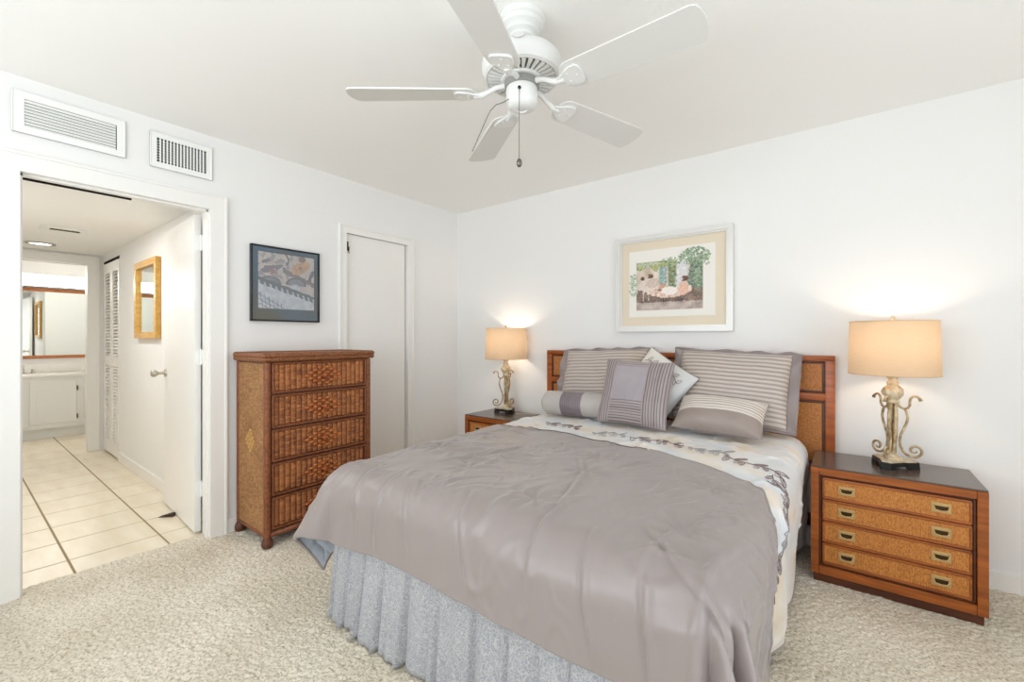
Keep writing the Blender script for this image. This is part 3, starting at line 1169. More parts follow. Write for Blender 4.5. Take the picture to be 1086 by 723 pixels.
def pillow(name, w_, h_, th, colf, seed, flange=0.0, flange_y=0.014, flcol=None, pleat=None, pinch=0.06, wr=0.006, mat='silk', nu=90, nv=70):
    """stuffed cushion: front and back shells sharing a seam, in local axes"""
    bm = NB()

    def shell(side):
        def f(u, v):
            a, b = 2 * u - 1, 2 * v - 1
            e = max(0.0, (1 - abs(a) ** 2.6)) ** 0.55 * max(0.0, (1 - abs(b) ** 2.6)) ** 0.55
            x_ = a * w_ / 2 * (1 - pinch * (1 - b * b))
            y_ = b * h_ / 2 * (1 - pinch * (1 - a * a))
            z_ = th / 2 * e
            k = min(1, e * 2.5)
            z_ += k * wr * (noise.noise(Vector((x_ * 9 + seed, y_ * 9, seed))) + 0.5 * noise.noise(Vector((x_ * 22 + seed, y_ * 22, seed * 2))))
            if pleat and side > 0:
                z_ += k * pleat(a, b)
            return Vector((x_, y_, side * z_))
        return f
    grid(bm, shell(1), nu, nv, lambda u, v: colf(2 * u - 1, 2 * v - 1))
    grid(bm, shell(-1), 30, 24, lambda u, v: flcol or colf(2 * u - 1, 2 * v - 1), None)
    bmesh.ops.recalc_face_normals(bm, faces=bm.faces[:])
    o = obj(name, bm, mat, None, 180, recalc=False)
    parts = []
    if flange:
        bm = NB()
        ring_in, ring_out = [], []
        nper = 160
        rows_ = [[] for _ in range(6)]
        for k in range(nper):
            q = 4 * k / nper
            side, f_ = int(q), q - int(q)
            a, b = [(-1 + 2 * f_, -1), (1, -1 + 2 * f_), (1 - 2 * f_, 1), (-1, 1 - 2 * f_)][side]
            xi, yi = a * w_ / 2 * (1 - pinch * (1 - b * b)), b * h_ / 2 * (1 - pinch * (1 - a * a))
            xo, yo = a * (w_ / 2 + flange), b * (h_ / 2 + flange_y)
            for r in range(6):
                m_ = r / 5 * 1.06 - 0.06
                zz = 0.016 * m_ * math.sin(k * 0.55 + 2 * math.sin(k * 0.11 + seed)) + 0.012 * m_ * noise.noise(Vector((xo * 7, yo * 7, seed)))
                rows_[r].append(bm.verts.new((xi + (xo - xi) * m_, yi + (yo - yi) * m_, zz)))
        lay = bm.loops.layers.float_color.new('Col')
        for r in range(5):
            for k in range(nper):
                fc = bm.faces.new((rows_[r][k], rows_[r][(k + 1) % nper], rows_[r + 1][(k + 1) % nper], rows_[r + 1][k]))
                for l in fc.loops:
                    l[lay] = flcol
        bmesh.ops.recalc_face_normals(bm, faces=bm.faces[:])
        fo = obj('flange', bm, mat, o, 180, recalc=False)
        md_ = fo.modifiers.new('thick', 'SOLIDIFY')
        md_.thickness = 0.004
        md_.offset = 0
    else:
        bm = NB()
        pts = []
        for k in range(121):
            q = 4 * (k % 120) / 120
            side, f_ = int(q), q - int(q)
            a, b = [(-1 + 2 * f_, -1), (1, -1 + 2 * f_), (1 - 2 * f_, 1), (-1, 1 - 2 * f_)][side]
            pts.append((a * w_ / 2 * (1 - pinch * (1 - b * b)), b * h_ / 2 * (1 - pinch * (1 - a * a)), 0))
        tube(bm, pts, 0.003, 6)
        obj('piping', bm, M['piping_soft'], o, 180)
    return o


MAUVE, MAUVE_D = c(168, 156, 152), c(134, 120, 118)
TAN, TAN_D = c(202, 189, 176), c(142, 124, 114)
SILV, SILV_D = c(196, 190, 188), c(126, 114, 114)


def stripes(nst, light, dark, seed, wav=0.0):
    def f(a, b):
        ph = (b * 0.5 + 0.5) * nst + wav * math.sin(a * 3 + seed)
        k = ph - math.floor(ph)
        m_ = min(1.0, max(0.0, 4.0 * (0.50 - abs(k - 0.27) * 1.6)))
        base = lerp(light, c(198, 188, 182), 0.5 + 0.5 * math.sin(a * 2.1 + seed))
        return lerp(base, dark, m_ * 0.68)
    return f


def stripe_pleat(nst, d, wav=0.0, seed=0):
    def f(a, b):
        ph = (b * 0.5 + 0.5) * nst + wav * math.sin(a * 3 + seed)
        k = ph - math.floor(ph)
        return d * (k if k > 0.3 else (0.3 - k) * 2)
    return f


sh_r = pillow('sham_pillow', 0.62, 0.445, 0.17, stripes(17, TAN, TAN_D, 1.0, 0.10), 3.1, flange=0.045, flcol=c(142, 130, 128),
              pleat=stripe_pleat(17, 0.005, 0.10, 1.0), pinch=0.03, nu=90, nv=150)
tag(sh_r, 'striped taupe sham pillow propped at the right end of the headboard', 'pillow', 'pillows on the bed')
sh_r.matrix_world = frame_matrix((2.492, -0.200, 0.922), math.radians(0), math.radians(22), math.radians(-2))
sh_l = pillow('sham_pillow', 0.63, 0.445, 0.17, stripes(17, TAN, TAN_D, 2.4, 0.22), 8.3, flange=0.045, flcol=c(146, 134, 132),
              pleat=stripe_pleat(17, 0.005, 0.22, 2.4), pinch=0.03, nu=90, nv=150)
tag(sh_l, 'striped taupe sham pillow behind the bolster, left end of the headboard', 'pillow', 'pillows on the bed')
sh_l.matrix_world = frame_matrix((1.650, -0.200, 0.922), math.radians(0), math.radians(22), math.radians(2.5))

pale = pillow('throw_pillow', 0.37, 0.37, 0.11, lambda a, b: lerp(c(226, 218, 208), c(208, 208, 208), 0.5 + 0.5 * a), 5.5, mat='silk', pinch=0.05)
tag(pale, 'pale embroidered throw pillow standing on its corner behind the grey cushion', 'pillow', 'pillows on the bed')
pale.matrix_world = frame_matrix((2.085, -0.315, 0.918), math.radians(3), math.radians(20), math.radians(-33))
bm = NB()


def pale_z(x_, y_):
    a, b = x_ / 0.185, y_ / 0.185
    return 0.055 * max(0.0, 1 - abs(a) ** 2.6) ** 0.55 * max(0.0, 1 - abs(b) ** 2.6) ** 0.55 + 0.004


stem_ = [(-0.15 + 0.020 * q, 0.085 + 0.020 * math.sin(q * 0.75)) for q in range(14)]
tube(bm, [(x_, y_, pale_z(x_, y_)) for x_, y_ in stem_], 0.0016, 5)
for k in range(1, 14):
    la = (1.0 if k % 2 else -1.0) + 0.2 * math.sin(k * 2.0)
    loop = []
    for q in range(11):
        th = q / 10 * 2 * PI
        u_, v_ = 0.036 * (0.5 - 0.5 * math.cos(th)), 0.007 * math.sin(th)
        x_, y_ = stem_[k][0] + math.cos(la) * u_ - math.sin(la) * v_, stem_[k][1] + math.sin(la) * u_ + math.cos(la) * v_
        loop.append((x_, y_, pale_z(x_, y_)))
    tube(bm, loop, 0.0013, 5, False)
eo = obj('embroidery', bm, 'thread', None, 180)
eo.parent = pale


def grey_cush(a, b):
    if -0.62 < a < 0.36 and -0.34 < b < 0.78:
        return lerp(c(152, 142, 148), c(172, 164, 168), 0.5 + 0.5 * b)
    k = a if (a < -0.62 or a > 0.36) else b
    ph = k * 13
    return lerp(c(168, 156, 156), c(104, 90, 92), 0.8 if ph - math.floor(ph) < 0.4 else 0)


def grey_pleat(a, b):
    if -0.62 < a < 0.36 and -0.34 < b < 0.78:
        return 0.0
    k = a if (a < -0.62 or a > 0.36) else b
    ph = k * 13
    return 0.006 * (ph - math.floor(ph))


gs = pillow('throw_pillow', 0.43, 0.42, 0.13, grey_cush, 9.7, pleat=grey_pleat, pinch=0.05, nu=150, nv=150)
tag(gs, 'grey pleated square cushion standing in front of the pale pillow', 'pillow', 'pillows on the bed')
gs.matrix_world = frame_matrix((2.008, -0.475, 0.880), math.radians(4), math.radians(24), math.radians(-2))


def lumb_col(a, b):
    if b < -0.30:
        return c(152, 138, 131)
    ph = (b + 0.30) * 6.4
    return lerp(c(216, 206, 196), c(140, 126, 122), 0.85 if ph - math.floor(ph) < 0.33 else 0)


def lumb_pleat(a, b):
    if b < -0.30:
        return 0
    ph = (b + 0.30) * 6.4
    return 0.004 * (ph - math.floor(ph))


lp = pillow('lumbar_pillow', 0.46, 0.25, 0.17, lumb_col, 12.4, pleat=lumb_pleat, pinch=0.04, nu=80, nv=110)
tag(lp, 'small oblong cushion with pleated pale top lying before the right sham', 'pillow', 'pillows on the bed')
lp.matrix_world = frame_matrix((2.485, -0.440, 0.782), math.radians(0), math.radians(52), math.radians(-2))

# bolster: a fat roll with a darker pleated band at its middle
bm = NB()
BL, BR_ = 0.48, 0.082
rings = []
cols = []
nl, nr = 100, 48
prof_ = []
for k in range(nl + 1):
    q = k / nl
    x_ = -BL / 2 + BL * q
    e = min(q, 1 - q) * BL
    r_ = BR_ * (1 - 0.35 * max(0, 1 - e / 0.03) ** 3)
    if 0.32 < q < 0.66:
        r_ += 0.0022 * math.sin(q * 2 * PI * 34)
    prof_.append((x_, r_, q))


def bol(u, v):
    x_, r_, q = prof_[round(u * nl)]
    a_ = 2 * PI * v
    r2 = r_ + 0.003 * noise.noise(Vector((x_ * 14, math.cos(a_) * 1.5, math.sin(a_) * 1.5)))
    return Vector((x_, r2 * math.cos(a_), r2 * math.sin(a_)))


def bolc(u, v):
    if 0.32 < u < 0.66:
        return lerp(c(134, 122, 126), c(100, 88, 94), 0.6 if math.sin(u * 2 * PI * 34) < -0.1 else 0)
    return c(182, 175, 170)


grid(bm, bol, nl, nr, bolc)
for sgn in (-1, 1):
    r_e = prof_[0][1]
    lay = bm.loops.layers.float_color.get('Col')
    ctr = bm.verts.new((sgn * (BL / 2 + 0.012), 0, 0))
    ring = [bm.verts.new((sgn * BL / 2, r_e * math.cos(2 * PI * k / nr), r_e * math.sin(2 * PI * k / nr))) for k in range(nr)]
    for k in range(nr):
        fc = bm.faces.new((ctr, ring[k], ring[(k + 1) % nr]))
        for l in fc.loops:
            l[lay] = c(170, 162, 160)
bmesh.ops.remove_doubles(bm, verts=bm.verts[:], dist=0.0004)
bol_o = obj('bolster_pillow', bm, 'silk', None, 180)
tag(bol_o, 'round grey bolster with darker pleated middle band', 'pillow', 'pillows on the bed')
bol_o.matrix_world = Matrix.Translation((1.575, -0.445, 0.764)) @ Matrix.Rotation(math.radians(2), 4, 'Z') @ Matrix.Rotation(math.radians(-1.0), 4, 'Y')
for sgn in (-1, 1):
    bm = NB()
    tube(bm, [(sgn * BL / 2, 0.054 * math.cos(2 * PI * k / 40), 0.054 * math.sin(2 * PI * k / 40)) for k in range(41)], 0.0035, 6)
    po = obj('piping', bm, 'piping_soft', None, 180)
    po.parent = bol_o


# ------------------------------------------------------------------ wicker chest of drawers
CH0, CH1, CHX0, CHX1, CHT = -1.984, -1.284, 0.020, 0.432, 1.130
chest = thing('wicker_chest', 'tall brown wicker chest of five drawers between the doorway and closet', 'chest of drawers', (0.22, -1.627, 0.0))


def wicker(bm, org, U, V, N, wd, ht, rib, row, amp, c_hi, c_lo, seed):
    org, U, V, N = Vector(org), Vector(U), Vector(V), Vector(N)
    nr_ = max(1, round(wd / rib))
    nw = max(1, round(ht / row))
    nu, nv = nr_ * 8, nw * 4

    def hh(u, v):
        ru, rv = u * nr_, v * nw
        ridge = abs(math.sin(PI * ru)) ** 0.6
        rv2 = rv + 0.5 * (int(min(ru, nr_ - 0.001)) % 2)
        st = abs(math.sin(PI * rv2)) ** 0.7
        return ridge, st

    def f(u, v):
        r_, s_ = hh(u, v)
        edge = min(1, min(u, 1 - u) * nr_ * 2) * min(1, min(v, 1 - v) * nw)
        return org + U * (u * wd) + V * (v * ht) + N * (amp * r_ * (0.55 + 0.45 * s_) * edge)

    def cf(u, v):
        iu, iv = math.floor(u * nr_ - 0.001), math.floor(v * nw + 0.5 * (math.floor(u * nr_ - 0.001) % 2))
        n_ = noise.noise(Vector((iu * 5.37 + seed, iv * 3.71, seed))) + 0.4 * noise.noise(Vector((u * wd * 6, v * ht * 6, seed)))
        k = min(1, max(0, 0.5 + 0.75 * n_))
        return lerp(c_lo, c_hi, k)
    grid(bm, f, nu, nv, cf)


W_HI, W_LO = c(190, 122, 70), c(122, 70, 40)
WS_HI, WS_LO = c(178, 132, 84), c(132, 90, 52)
# carcass
bm = NB()
box(bm, CHX0 + 0.03, CHX1 - 0.012, CH0 + 0.012, CH1 - 0.012, 0.075, CHT - 0.045)
obj('carcass', bm, 'reed_dark', chest)
for nm, yy, n_ in (('side_panel', CH0 + 0.010, (0, -1, 0)), ('side_panel', CH1 - 0.010, (0, 1, 0))):
    bm = NB()
    wicker(bm, (CHX0 + 0.03, yy, 0.085), (1, 0, 0), (0, 0, 1), n_, CHX1 - CHX0 - 0.055, 0.985, 0.024, 0.010, 0.006, WS_HI, WS_LO, 2.0)
    o_ = obj(nm, bm, 'wicker', chest, 60)
    if yy < -1.7:
        bm = NB()
        sp = 0.024
        for r_ in range(-3, 4):
            for q in range(-(3 - abs(r_)), 4 - abs(r_), 2):
                bx_, bz_ = CHX0 + 0.205 + q * sp * 0.72, 0.605 + r_ * sp * 0.85
                m_ = Matrix.Translation((bx_, yy - 0.005, bz_)) @ Matrix.Diagonal((0.015, 0.006, 0.012, 1))
                bmesh.ops.create_uvsphere(bm, u_segments=10, v_segments=6, radius=1, matrix=m_)
        obj('diamond_inlay', bm, 'lozenge_pale', o_, 180)
# posts, wrapped in reed
for (xx, yy) in ((CHX1 - 0.018, CH0 + 0.02), (CHX1 - 0.018, CH1 - 0.02), (CHX0 + 0.02, CH0 + 0.02), (CHX0 + 0.02, CH1 - 0.02)):
    bm = NB()
    zs = [0.07 + k * 0.0055 for k in range(int(1.015 / 0.0055))]
    tube(bm, [(xx, yy, z) for z in zs], [0.0195 + 0.0013 * (k % 2) for k in range(len(zs))], 14)
    obj('post', bm, 'reed', chest, 180)
    bm = NB()
    lathe(bm, [(0.016, 0.012), (0.027, 0.016), (0.032, 0.034), (0.029, 0.052), (0.021, 0.066), (0.021, 0.075)], xx, yy, 18)
    obj('foot', bm, 'reed_dark', chest, 50)
# bottom rails and top with a plaited edge
bm = NB()
tube(bm, [(CHX1 - 0.016, CH0 + 0.03, 0.083), (CHX1 - 0.016, CH1 - 0.03, 0.083)], 0.016, 12)
tube(bm, [(CHX0 + 0.02, CH0 + 0.016, 0.083), (CHX1 - 0.02, CH0 + 0.016, 0.083)], 0.016, 12)
obj('bottom_rail', bm, 'reed', chest, 180)
bm = NB()
wicker(bm, (CHX0 + 0.012, CH0 + 0.0, CHT - 0.010), (1, 0, 0), (0, 1, 0), (0, 0, 1), CHX1 - CHX0 - 0.012, CH1 - CH0, 0.03, 0.012, 0.004, c(190, 130, 80), W_LO, 6.0)
box(bm, CHX0 + 0.012, CHX1 + 0.002, CH0 - 0.002, CH1 + 0.002, CHT - 0.048, CHT - 0.012)
lay_ = bm.loops.layers.float_color.get('Col')
for fc in bm.faces:
    for l in fc.loops:
        if tuple(l[lay_])[3] == 0 or sum(l[lay_][:3]) == 0:
            l[lay_] = W_LO
tp = obj('top', bm, 'wicker', chest, 60)
bm = NB()
ring_ = [(CHX0 + 0.012, CH0 - 0.004), (CHX1 + 0.004, CH0 - 0.004), (CHX1 + 0.004, CH1 + 0.004), (CHX0 + 0.012, CH1 + 0.004)]
for zz, rr_ in ((CHT - 0.014, 0.016), (CHT - 0.036, 0.014)):
    pts = []
    for a, b in zip(ring_, ring_[1:] + ring_[:1]):
        L = math.hypot(b[0] - a[0], b[1] - a[1])
        n_ = int(L / 0.0045)
        for k in range(n_):
            pts.append((a[0] + (b[0] - a[0]) * k / n_, a[1] + (b[1] - a[1]) * k / n_, zz))
    pts.append(pts[0])
    tube(bm, pts, [rr_ * (1 + 0.10 * math.sin(k * 2 * PI / 4)) for k in range(len(pts))], 12)
obj('plaited_edge', bm, 'reed_tan', tp, 180)
# drawers
dz = [(0.112, 0.292), (0.306, 0.488), (0.502, 0.684), (0.698, 0.884), (0.898, 1.074)]
for k, (z0, z1) in enumerate(dz):
    d_ = None
    bm = NB()
    wicker(bm, (CHX1 - 0.014, CH0 + 0.050, z0 + 0.008), (0, 1, 0), (0, 0, 1), (1, 0, 0), CH1 - CH0 - 0.100, z1 - z0 - 0.016, 0.0330, 0.0120, 0.012, W_HI, W_LO, 3.3 * k)
    d_ = obj('drawer', bm, 'wicker', chest, 60)
    bm = NB()
    yy0, yy1, xx = CH0 + 0.045, CH1 - 0.045, CHX1 - 0.003
    pts = [(xx, yy0, z0 + 0.004), (xx, yy1, z0 + 0.004), (xx, yy1, z1 - 0.004), (xx, yy0, z1 - 0.004)]
    for a, b in zip(pts, pts[1:] + pts[:1]):
        L = (Vector(b) - Vector(a)).length
        n_ = int(L / 0.006)
        tube(bm, [Vector(a).lerp(Vector(b), q / n_) for q in range(n_ + 1)], [0.0055 + 0.0008 * (q % 2) for q in range(n_ + 1)], 8)
    obj('drawer_edge', bm, 'reed', d_, 180)
    bm = NB()
    yc, zc = (CH0 + CH1) / 2, (z0 + z1) / 2
    for r_ in range(-3, 4):
        m_ = 4 - abs(r_)
        for q in range(-m_, m_ + 1, 2) if True else ():
            mm = Matrix.Translation((CHX1 + 0.002, yc + q * 0.0265, zc + r_ * 0.0165)) @ Matrix.Diagonal((0.0075, 0.0150, 0.0080, 1))
            bmesh.ops.create_uvsphere(bm, u_segments=10, v_segments=6, radius=1, matrix=mm)
    obj('diamond_inlay', bm, 'lozenge', d_, 180)
    bm = NB()
    tube(bm, [(CHX1 + 0.0, yc, zc), (CHX1 + 0.012, yc, zc), (CHX1 + 0.018, yc, zc), (CHX1 + 0.028, yc, zc), (CHX1 + 0.034, yc, zc), (CHX1 + 0.036, yc, zc)],
         [0.007, 0.007, 0.015, 0.017, 0.012, 0.004], 16)
    obj('knob', bm, 'knob', d_, 60)


# ------------------------------------------------------------------ nightstands
NX0, NX1, NY0, NY1, NT_ = 2.912, 3.526, -0.448, -0.072, 0.583
ns = thing('nightstand', 'orange wood nightstand with four cane drawers, right of the bed', 'nightstand', ((NX0 + NX1) / 2, (NY0 + NY1) / 2, 0.0), 'cane front nightstands')
bm = NB()
fz0 = 0.052
box(bm, NX0, NX0 + 0.034, NY0, NY1, fz0, NT_ - 0.008, 0.002, 1)
box(bm, NX1 - 0.034, NX1, NY0, NY1, fz0, NT_ - 0.008, 0.002, 1)
box(bm, NX0 + 0.034, NX1 - 0.034, NY0, NY1, fz0, fz0 + 0.042, 0.002, 1)
box(bm, NX0 + 0.034, NX1 - 0.034, NY0, NY1, NT_ - 0.042, NT_ - 0.008, 0.002, 1)
box(bm, NX0 + 0.03, NX1 - 0.03, NY0 + 0.028, NY1, fz0 + 0.03, NT_ - 0.03)
obj('body', bm, 'wood', ns, 40)
bm = NB()
box(bm, NX0 + 0.001, NX1 - 0.001, NY0 + 0.001, NY1, NT_ - 0.0085, NT_, 0.002, 1)
obj('top', bm, 'ns_top', ns, 40)
bm = NB()
# dark inner frame round the drawers
ix0, ix1, iz0, iz1 = NX0 + 0.034, NX1 - 0.034, fz0 + 0.042, NT_ - 0.042
for (a, b, z0, z1) in ((ix0, ix0 + 0.012, iz0, iz1), (ix1 - 0.012, ix1, iz0, iz1), (ix0, ix1, iz0, iz0 + 0.010), (ix0, ix1, iz1 - 0.010, iz1)):
    box(bm, a, b, NY0 + 0.010, NY0 + 0.03, z0, z1, 0.003, 1)
obj('inner_frame', bm, 'wood_dark', ns, 40)
bm = NB()
box(bm, NX0 + 0.012, NX1 - 0.012, NY0 + 0.014, NY1, 0.010, fz0 + 0.001)
obj('plinth', bm, 'wood_dark', ns, 40)
dzh = (iz1 - iz0 - 0.02) / 4
for k in range(4):
    z0, z1 = iz0 + 0.010 + dzh * k + 0.0015, iz0 + 0.010 + dzh * (k + 1) - 0.0015
    xa, xb = ix0 + 0.0135, ix1 - 0.0135
    bm = NB()
    box(bm, xa + 0.004, xb - 0.004, NY0 + 0.008, NY0 + 0.03, z0 + 0.008, z1 - 0.008)
    dr = obj('drawer', bm, 'cane', ns)
    bm = NB()
    for (a, b, q0, q1) in ((xa, xb, z0, z0 + 0.012), (xa, xb, z1 - 0.012, z1), (xa, xa + 0.008, z0, z1), (xb - 0.008, xb, z0, z1)):
        box(bm, a, b, NY0 + 0.003, NY0 + 0.028, q0, q1, 0.003, 2)
    obj('drawer_frame', bm, 'wood', dr, 40)
    for hx in (xa + 0.095, xb - 0.095):
        zc = (z0 + z1) / 2
        bm = NB()
        box(bm, hx - 0.033, hx + 0.033, NY0 + 0.0045, NY0 + 0.0085, zc - 0.022, zc + 0.022, 0.002, 1)
        pl = obj('pull', bm, 'brass', dr, 40)
    for hx in (xa + 0.095, xb - 0.095):
        bm = NB()
        # recessed dark cup with a swinging bail
        n_ = 24
        tube(bm, [(hx, NY0 + 0.0048, zc - 0.001), (hx, NY0 + 0.0040, zc - 0.001)], [0.001, 0.001], 4)
        poly = [(hx + 0.024 * math.cos(2 * PI * q / n_), NY0 + 0.0035, zc + 0.001 + 0.0145 * max(-1, min(0.5, math.sin(2 * PI * q / n_)))) for q in range(n_)]
        prism(bm, poly, (0, 0.003, 0))
        cup = obj('pull_cup', bm, 'brass_dark', dr, 40)
        bm = NB()
        pts = [(hx - 0.023, NY0 + 0.004, zc + 0.010), (hx - 0.024, NY0 - 0.001, zc + 0.002), (hx - 0.019, NY0 - 0.003, zc - 0.008), (hx, NY0 - 0.004, zc - 0.011),
               (hx + 0.019, NY0 - 0.003, zc - 0.008), (hx + 0.024, NY0 - 0.001, zc + 0.002), (hx + 0.023, NY0 + 0.004, zc + 0.010)]
        tube(bm, pts, 0.0026, 8)
        obj('bail', bm, 'brass', dr, 180)
ns2 = dup_tree(ns)
ns2.location.x += 0.525 - NX0
ns2['label'] = 'wood nightstand half hidden behind the left side of the bed'


# ------------------------------------------------------------------ table lamps
LX, LY, LZ = 3.235, -0.235, NT_
lamp = thing('table_lamp', 'lit scrolled metal lamp standing on the nightstand right of the bed', 'lamp', (LX, LY, LZ), 'scrolled metal table lamps')
R0 = math.radians(11)
bm = NB()
# black three-sided plinth on feet, with arched cut-outs
tri = []
for k in range(3):
    a0 = R0 + 2 * PI * k / 3
    for da, rr_ in ((-0.20, 0.098), (0.20, 0.098), (0.70, 0.064), (1.047, 0.056), (1.39, 0.064)):
        tri.append((LX + rr_ * math.cos(a0 + da), LY + rr_ * math.sin(a0 + da)))
prism(bm, [(p[0], p[1], LZ + 0.014) for p in tri], (0, 0, 0.020))
for k in range(3):
    a0 = R0 + 2 * PI * k / 3
    poly = []
    for da, rr_ in ((-0.20, 0.100), (0.20, 0.100), (0.50, 0.066), (-0.50, 0.066)):
        poly.append((LX + rr_ * math.cos(a0 + da), LY + rr_ * math.sin(a0 + da), LZ + 0.0005))
    prism(bm, poly, (0, 0, 0.015))
obj('lamp_base', bm, 'black', lamp, 30)
bm = NB()
prism(bm, [(LX + (p[0] - LX) * 0.9, LY + (p[1] - LY) * 0.9, LZ + 0.034) for p in tri], (0, 0, 0.008))
lathe(bm, [(0.050, 0.042), (0.036, 0.050), (0.020, 0.056), (0.016, 0.070)], LX, LY, 30, LZ)
obj('base_plate', bm, 'cream', lamp, 40)
bm = NB()
# three long leaves twisted into a stem
for k in range(3):
    pts, rr_ = [], []
    for q in range(26):
        f_ = q / 25
        a_ = R0 + 2 * PI * k / 3 + f_ * 1.2 + 0.5
        rad_ = 0.010 + 0.004 * math.sin(PI * f_)
        pts.append((LX + rad_ * math.cos(a_), LY + rad_ * math.sin(a_), LZ + 0.055 + 0.265 * f_))
        rr_.append(0.0095 - 0.003 * abs(f_ - 0.4))
    tube(bm, pts, rr_, 8)
obj('stem', bm, 'cream_metal', lamp, 180)
bm = NB()
# swirled knop
rings = []
nseg = 48
for (r_, z_) in ((0.018, 0.312), (0.027, 0.318), (0.027, 0.326), (0.022, 0.331), (0.028, 0.342), (0.037, 0.356), (0.041, 0.370), (0.037, 0.386), (0.026, 0.398), (0.021, 0.405), (0.024, 0.412), (0.024, 0.418), (0.017, 0.424), (0.018, 0.434), (0.026, 0.444), (0.036, 0.452), (0.038, 0.458), (0.038, 0.463)):
    ring = []
    for k in range(nseg):
        a_ = 2 * PI * k / nseg
        tw = 9 * (z_ - 0.33)
        rr_ = r_ * (1 + (0.15 * math.sin(7 * (a_ + tw * 2.2)) if 0.335 < z_ < 0.40 else 0))
        ring.append(Vector((LX + rr_ * math.cos(a_), LY + rr_ * math.sin(a_), LZ + z_)))
    rings.append(ring)
quad_strip_rings(bm, rings)
obj('knop', bm, 'cream', lamp, 60)
for k in range(3):
    a0 = R0 + 2 * PI * k / 3
    # lower spiral, then the long S of the leg, then a U-shaped hook with a ball tip (radius, height)
    prof = []
    for q in range(30):
        f_ = q / 29
        th_ = math.radians(-90 + 430 * (1 - f_))
        rr_ = 0.007 + 0.024 * f_
        prof.append((0.084 + rr_ * math.cos(th_), 0.088 + rr_ * math.sin(th_)))
    prof += [(0.068, 0.058), (0.052, 0.066), (0.039, 0.082), (0.030, 0.105), (0.027, 0.132), (0.031, 0.160), (0.042, 0.190), (0.053, 0.220), (0.058, 0.248), (0.053, 0.274), (0.046, 0.288)]
    up = [(0.014, 0.322), (0.022, 0.306), (0.033, 0.294), (0.046, 0.289), (0.058, 0.293), (0.065, 0.306), (0.065, 0.324), (0.068, 0.340), (0.077, 0.350), (0.090, 0.351), (0.101, 0.343), (0.107, 0.331)]
    bm = NB()
    P3 = [Vector((LX + r_ * math.cos(a0), LY + r_ * math.sin(a0), LZ + z_)) for r_, z_ in prof]
    tube(bm, P3, [0.0030 + 0.0028 * min(1, q / 12) for q in range(len(P3))], 8)
    P4 = [Vector((LX + r_ * math.cos(a0), LY + r_ * math.sin(a0), LZ + z_)) for r_, z_ in up]
    tube(bm, P4, [0.0055] * 9 + [0.0052, 0.0062, 0.0078], 8)
    obj('scroll', bm, 'cream_metal', lamp, 180)
SZ0, SZ1, SR0, SR1 = 1.040 - LZ, 1.300 - LZ, 0.176, 0.170
bm = NB()
n_ = 72
vs = []
for r_, z_ in ((SR0, SZ0), (SR0 - 0.2 * (SR0 - SR1), SZ0 + 0.05), (SR1 + 0.3 * (SR0 - SR1), SZ1 - 0.06), (SR1, SZ1)):
    vs.append([bm.verts.new((LX + r_ * math.cos(2 * PI * k / n_), LY + r_ * math.sin(2 * PI * k / n_), LZ + z_)) for k in range(n_)])
for a, b in zip(vs[:-1], vs[1:]):
    for k in range(n_):
        bm.faces.new((a[k], a[(k + 1) % n_], b[(k + 1) % n_], b[k]))
sh = obj('lamp_shade', bm, 'shade', lamp, 180)
bm = NB()
M['tape'] = plain('shade_tape', c(206, 176, 136), 0.8)
for r_, z_ in ((SR0, SZ0), (SR1, SZ1)):
    bm = NB()
    tube(bm, [(LX + r_ * math.cos(2 * PI * k / n_), LY + r_ * math.sin(2 * PI * k / n_), LZ + z_) for k in range(n_ + 1)], 0.0022, 6)
    obj('shade_rim', bm, 'tape', sh, 180)
bm = NB()
tube(bm, [(LX, LY, LZ + 0.44), (LX, LY, LZ + 0.565)], 0.014, 14)
for sg in (-1, 1):
    tube(bm, [(LX, LY, LZ + 0.455), (LX + sg * 0.045, LY, LZ + 0.52), (LX + sg * 0.045, LY, LZ + 0.66), (LX, LY, LZ + SZ1 - 0.012)], 0.002, 6)
for k in range(3):
    a_ = 2 * PI * k / 3
    tube(bm, [(LX, LY, LZ + SZ1 - 0.012), (LX + SR1 * math.cos(a_), LY + SR1 * math.sin(a_), LZ + SZ1 - 0.002)], 0.002, 6)
obj('harp', bm, 'chrome', lamp, 60)
bm = NB()
lathe(bm, [(0.004, SZ1 - 0.014), (0.004, SZ1 + 0.002), (0.009, SZ1 + 0.006), (0.010, SZ1 + 0.016), (0.006, SZ1 + 0.026), (0.001, SZ1 + 0.030)], LX, LY, 16, LZ)
obj('finial', bm, 'cream', lamp, 60)
bm = NB()
lathe(bm, [(0.012, 0.565), (0.016, 0.580), (0.029, 0.610), (0.030, 0.625), (0.022, 0.647), (0.006, 0.657)], LX, LY, 20, LZ)
obj('bulb', bm, 'bulb', lamp, 180)
lamp2 = dup_tree(lamp)
lamp2.location = (0.738, -0.165, LZ)
lamp2.rotation_euler = (0, 0, math.radians(200))
lamp2['label'] = 'lit scrolled metal lamp on the nightstand left of the bed'
bm = NB()
tube(bm, [(0.852, -0.18, LZ + 0.0045), (0.875, -0.20, LZ + 0.004), (0.90, -0.20, LZ + 0.010), (0.95, -0.17, LZ + 0.014), (1.00, -0.14, LZ + 0.006), (1.03, -0.10, LZ + 0.004)], 0.0028, 6)
co = obj('lamp_cord', bm, 'cream', None, 180)
tag(recenter(co, (0.9, -0.17, LZ)), 'thin lamp cord trailing over the left nightstand top', 'cord')


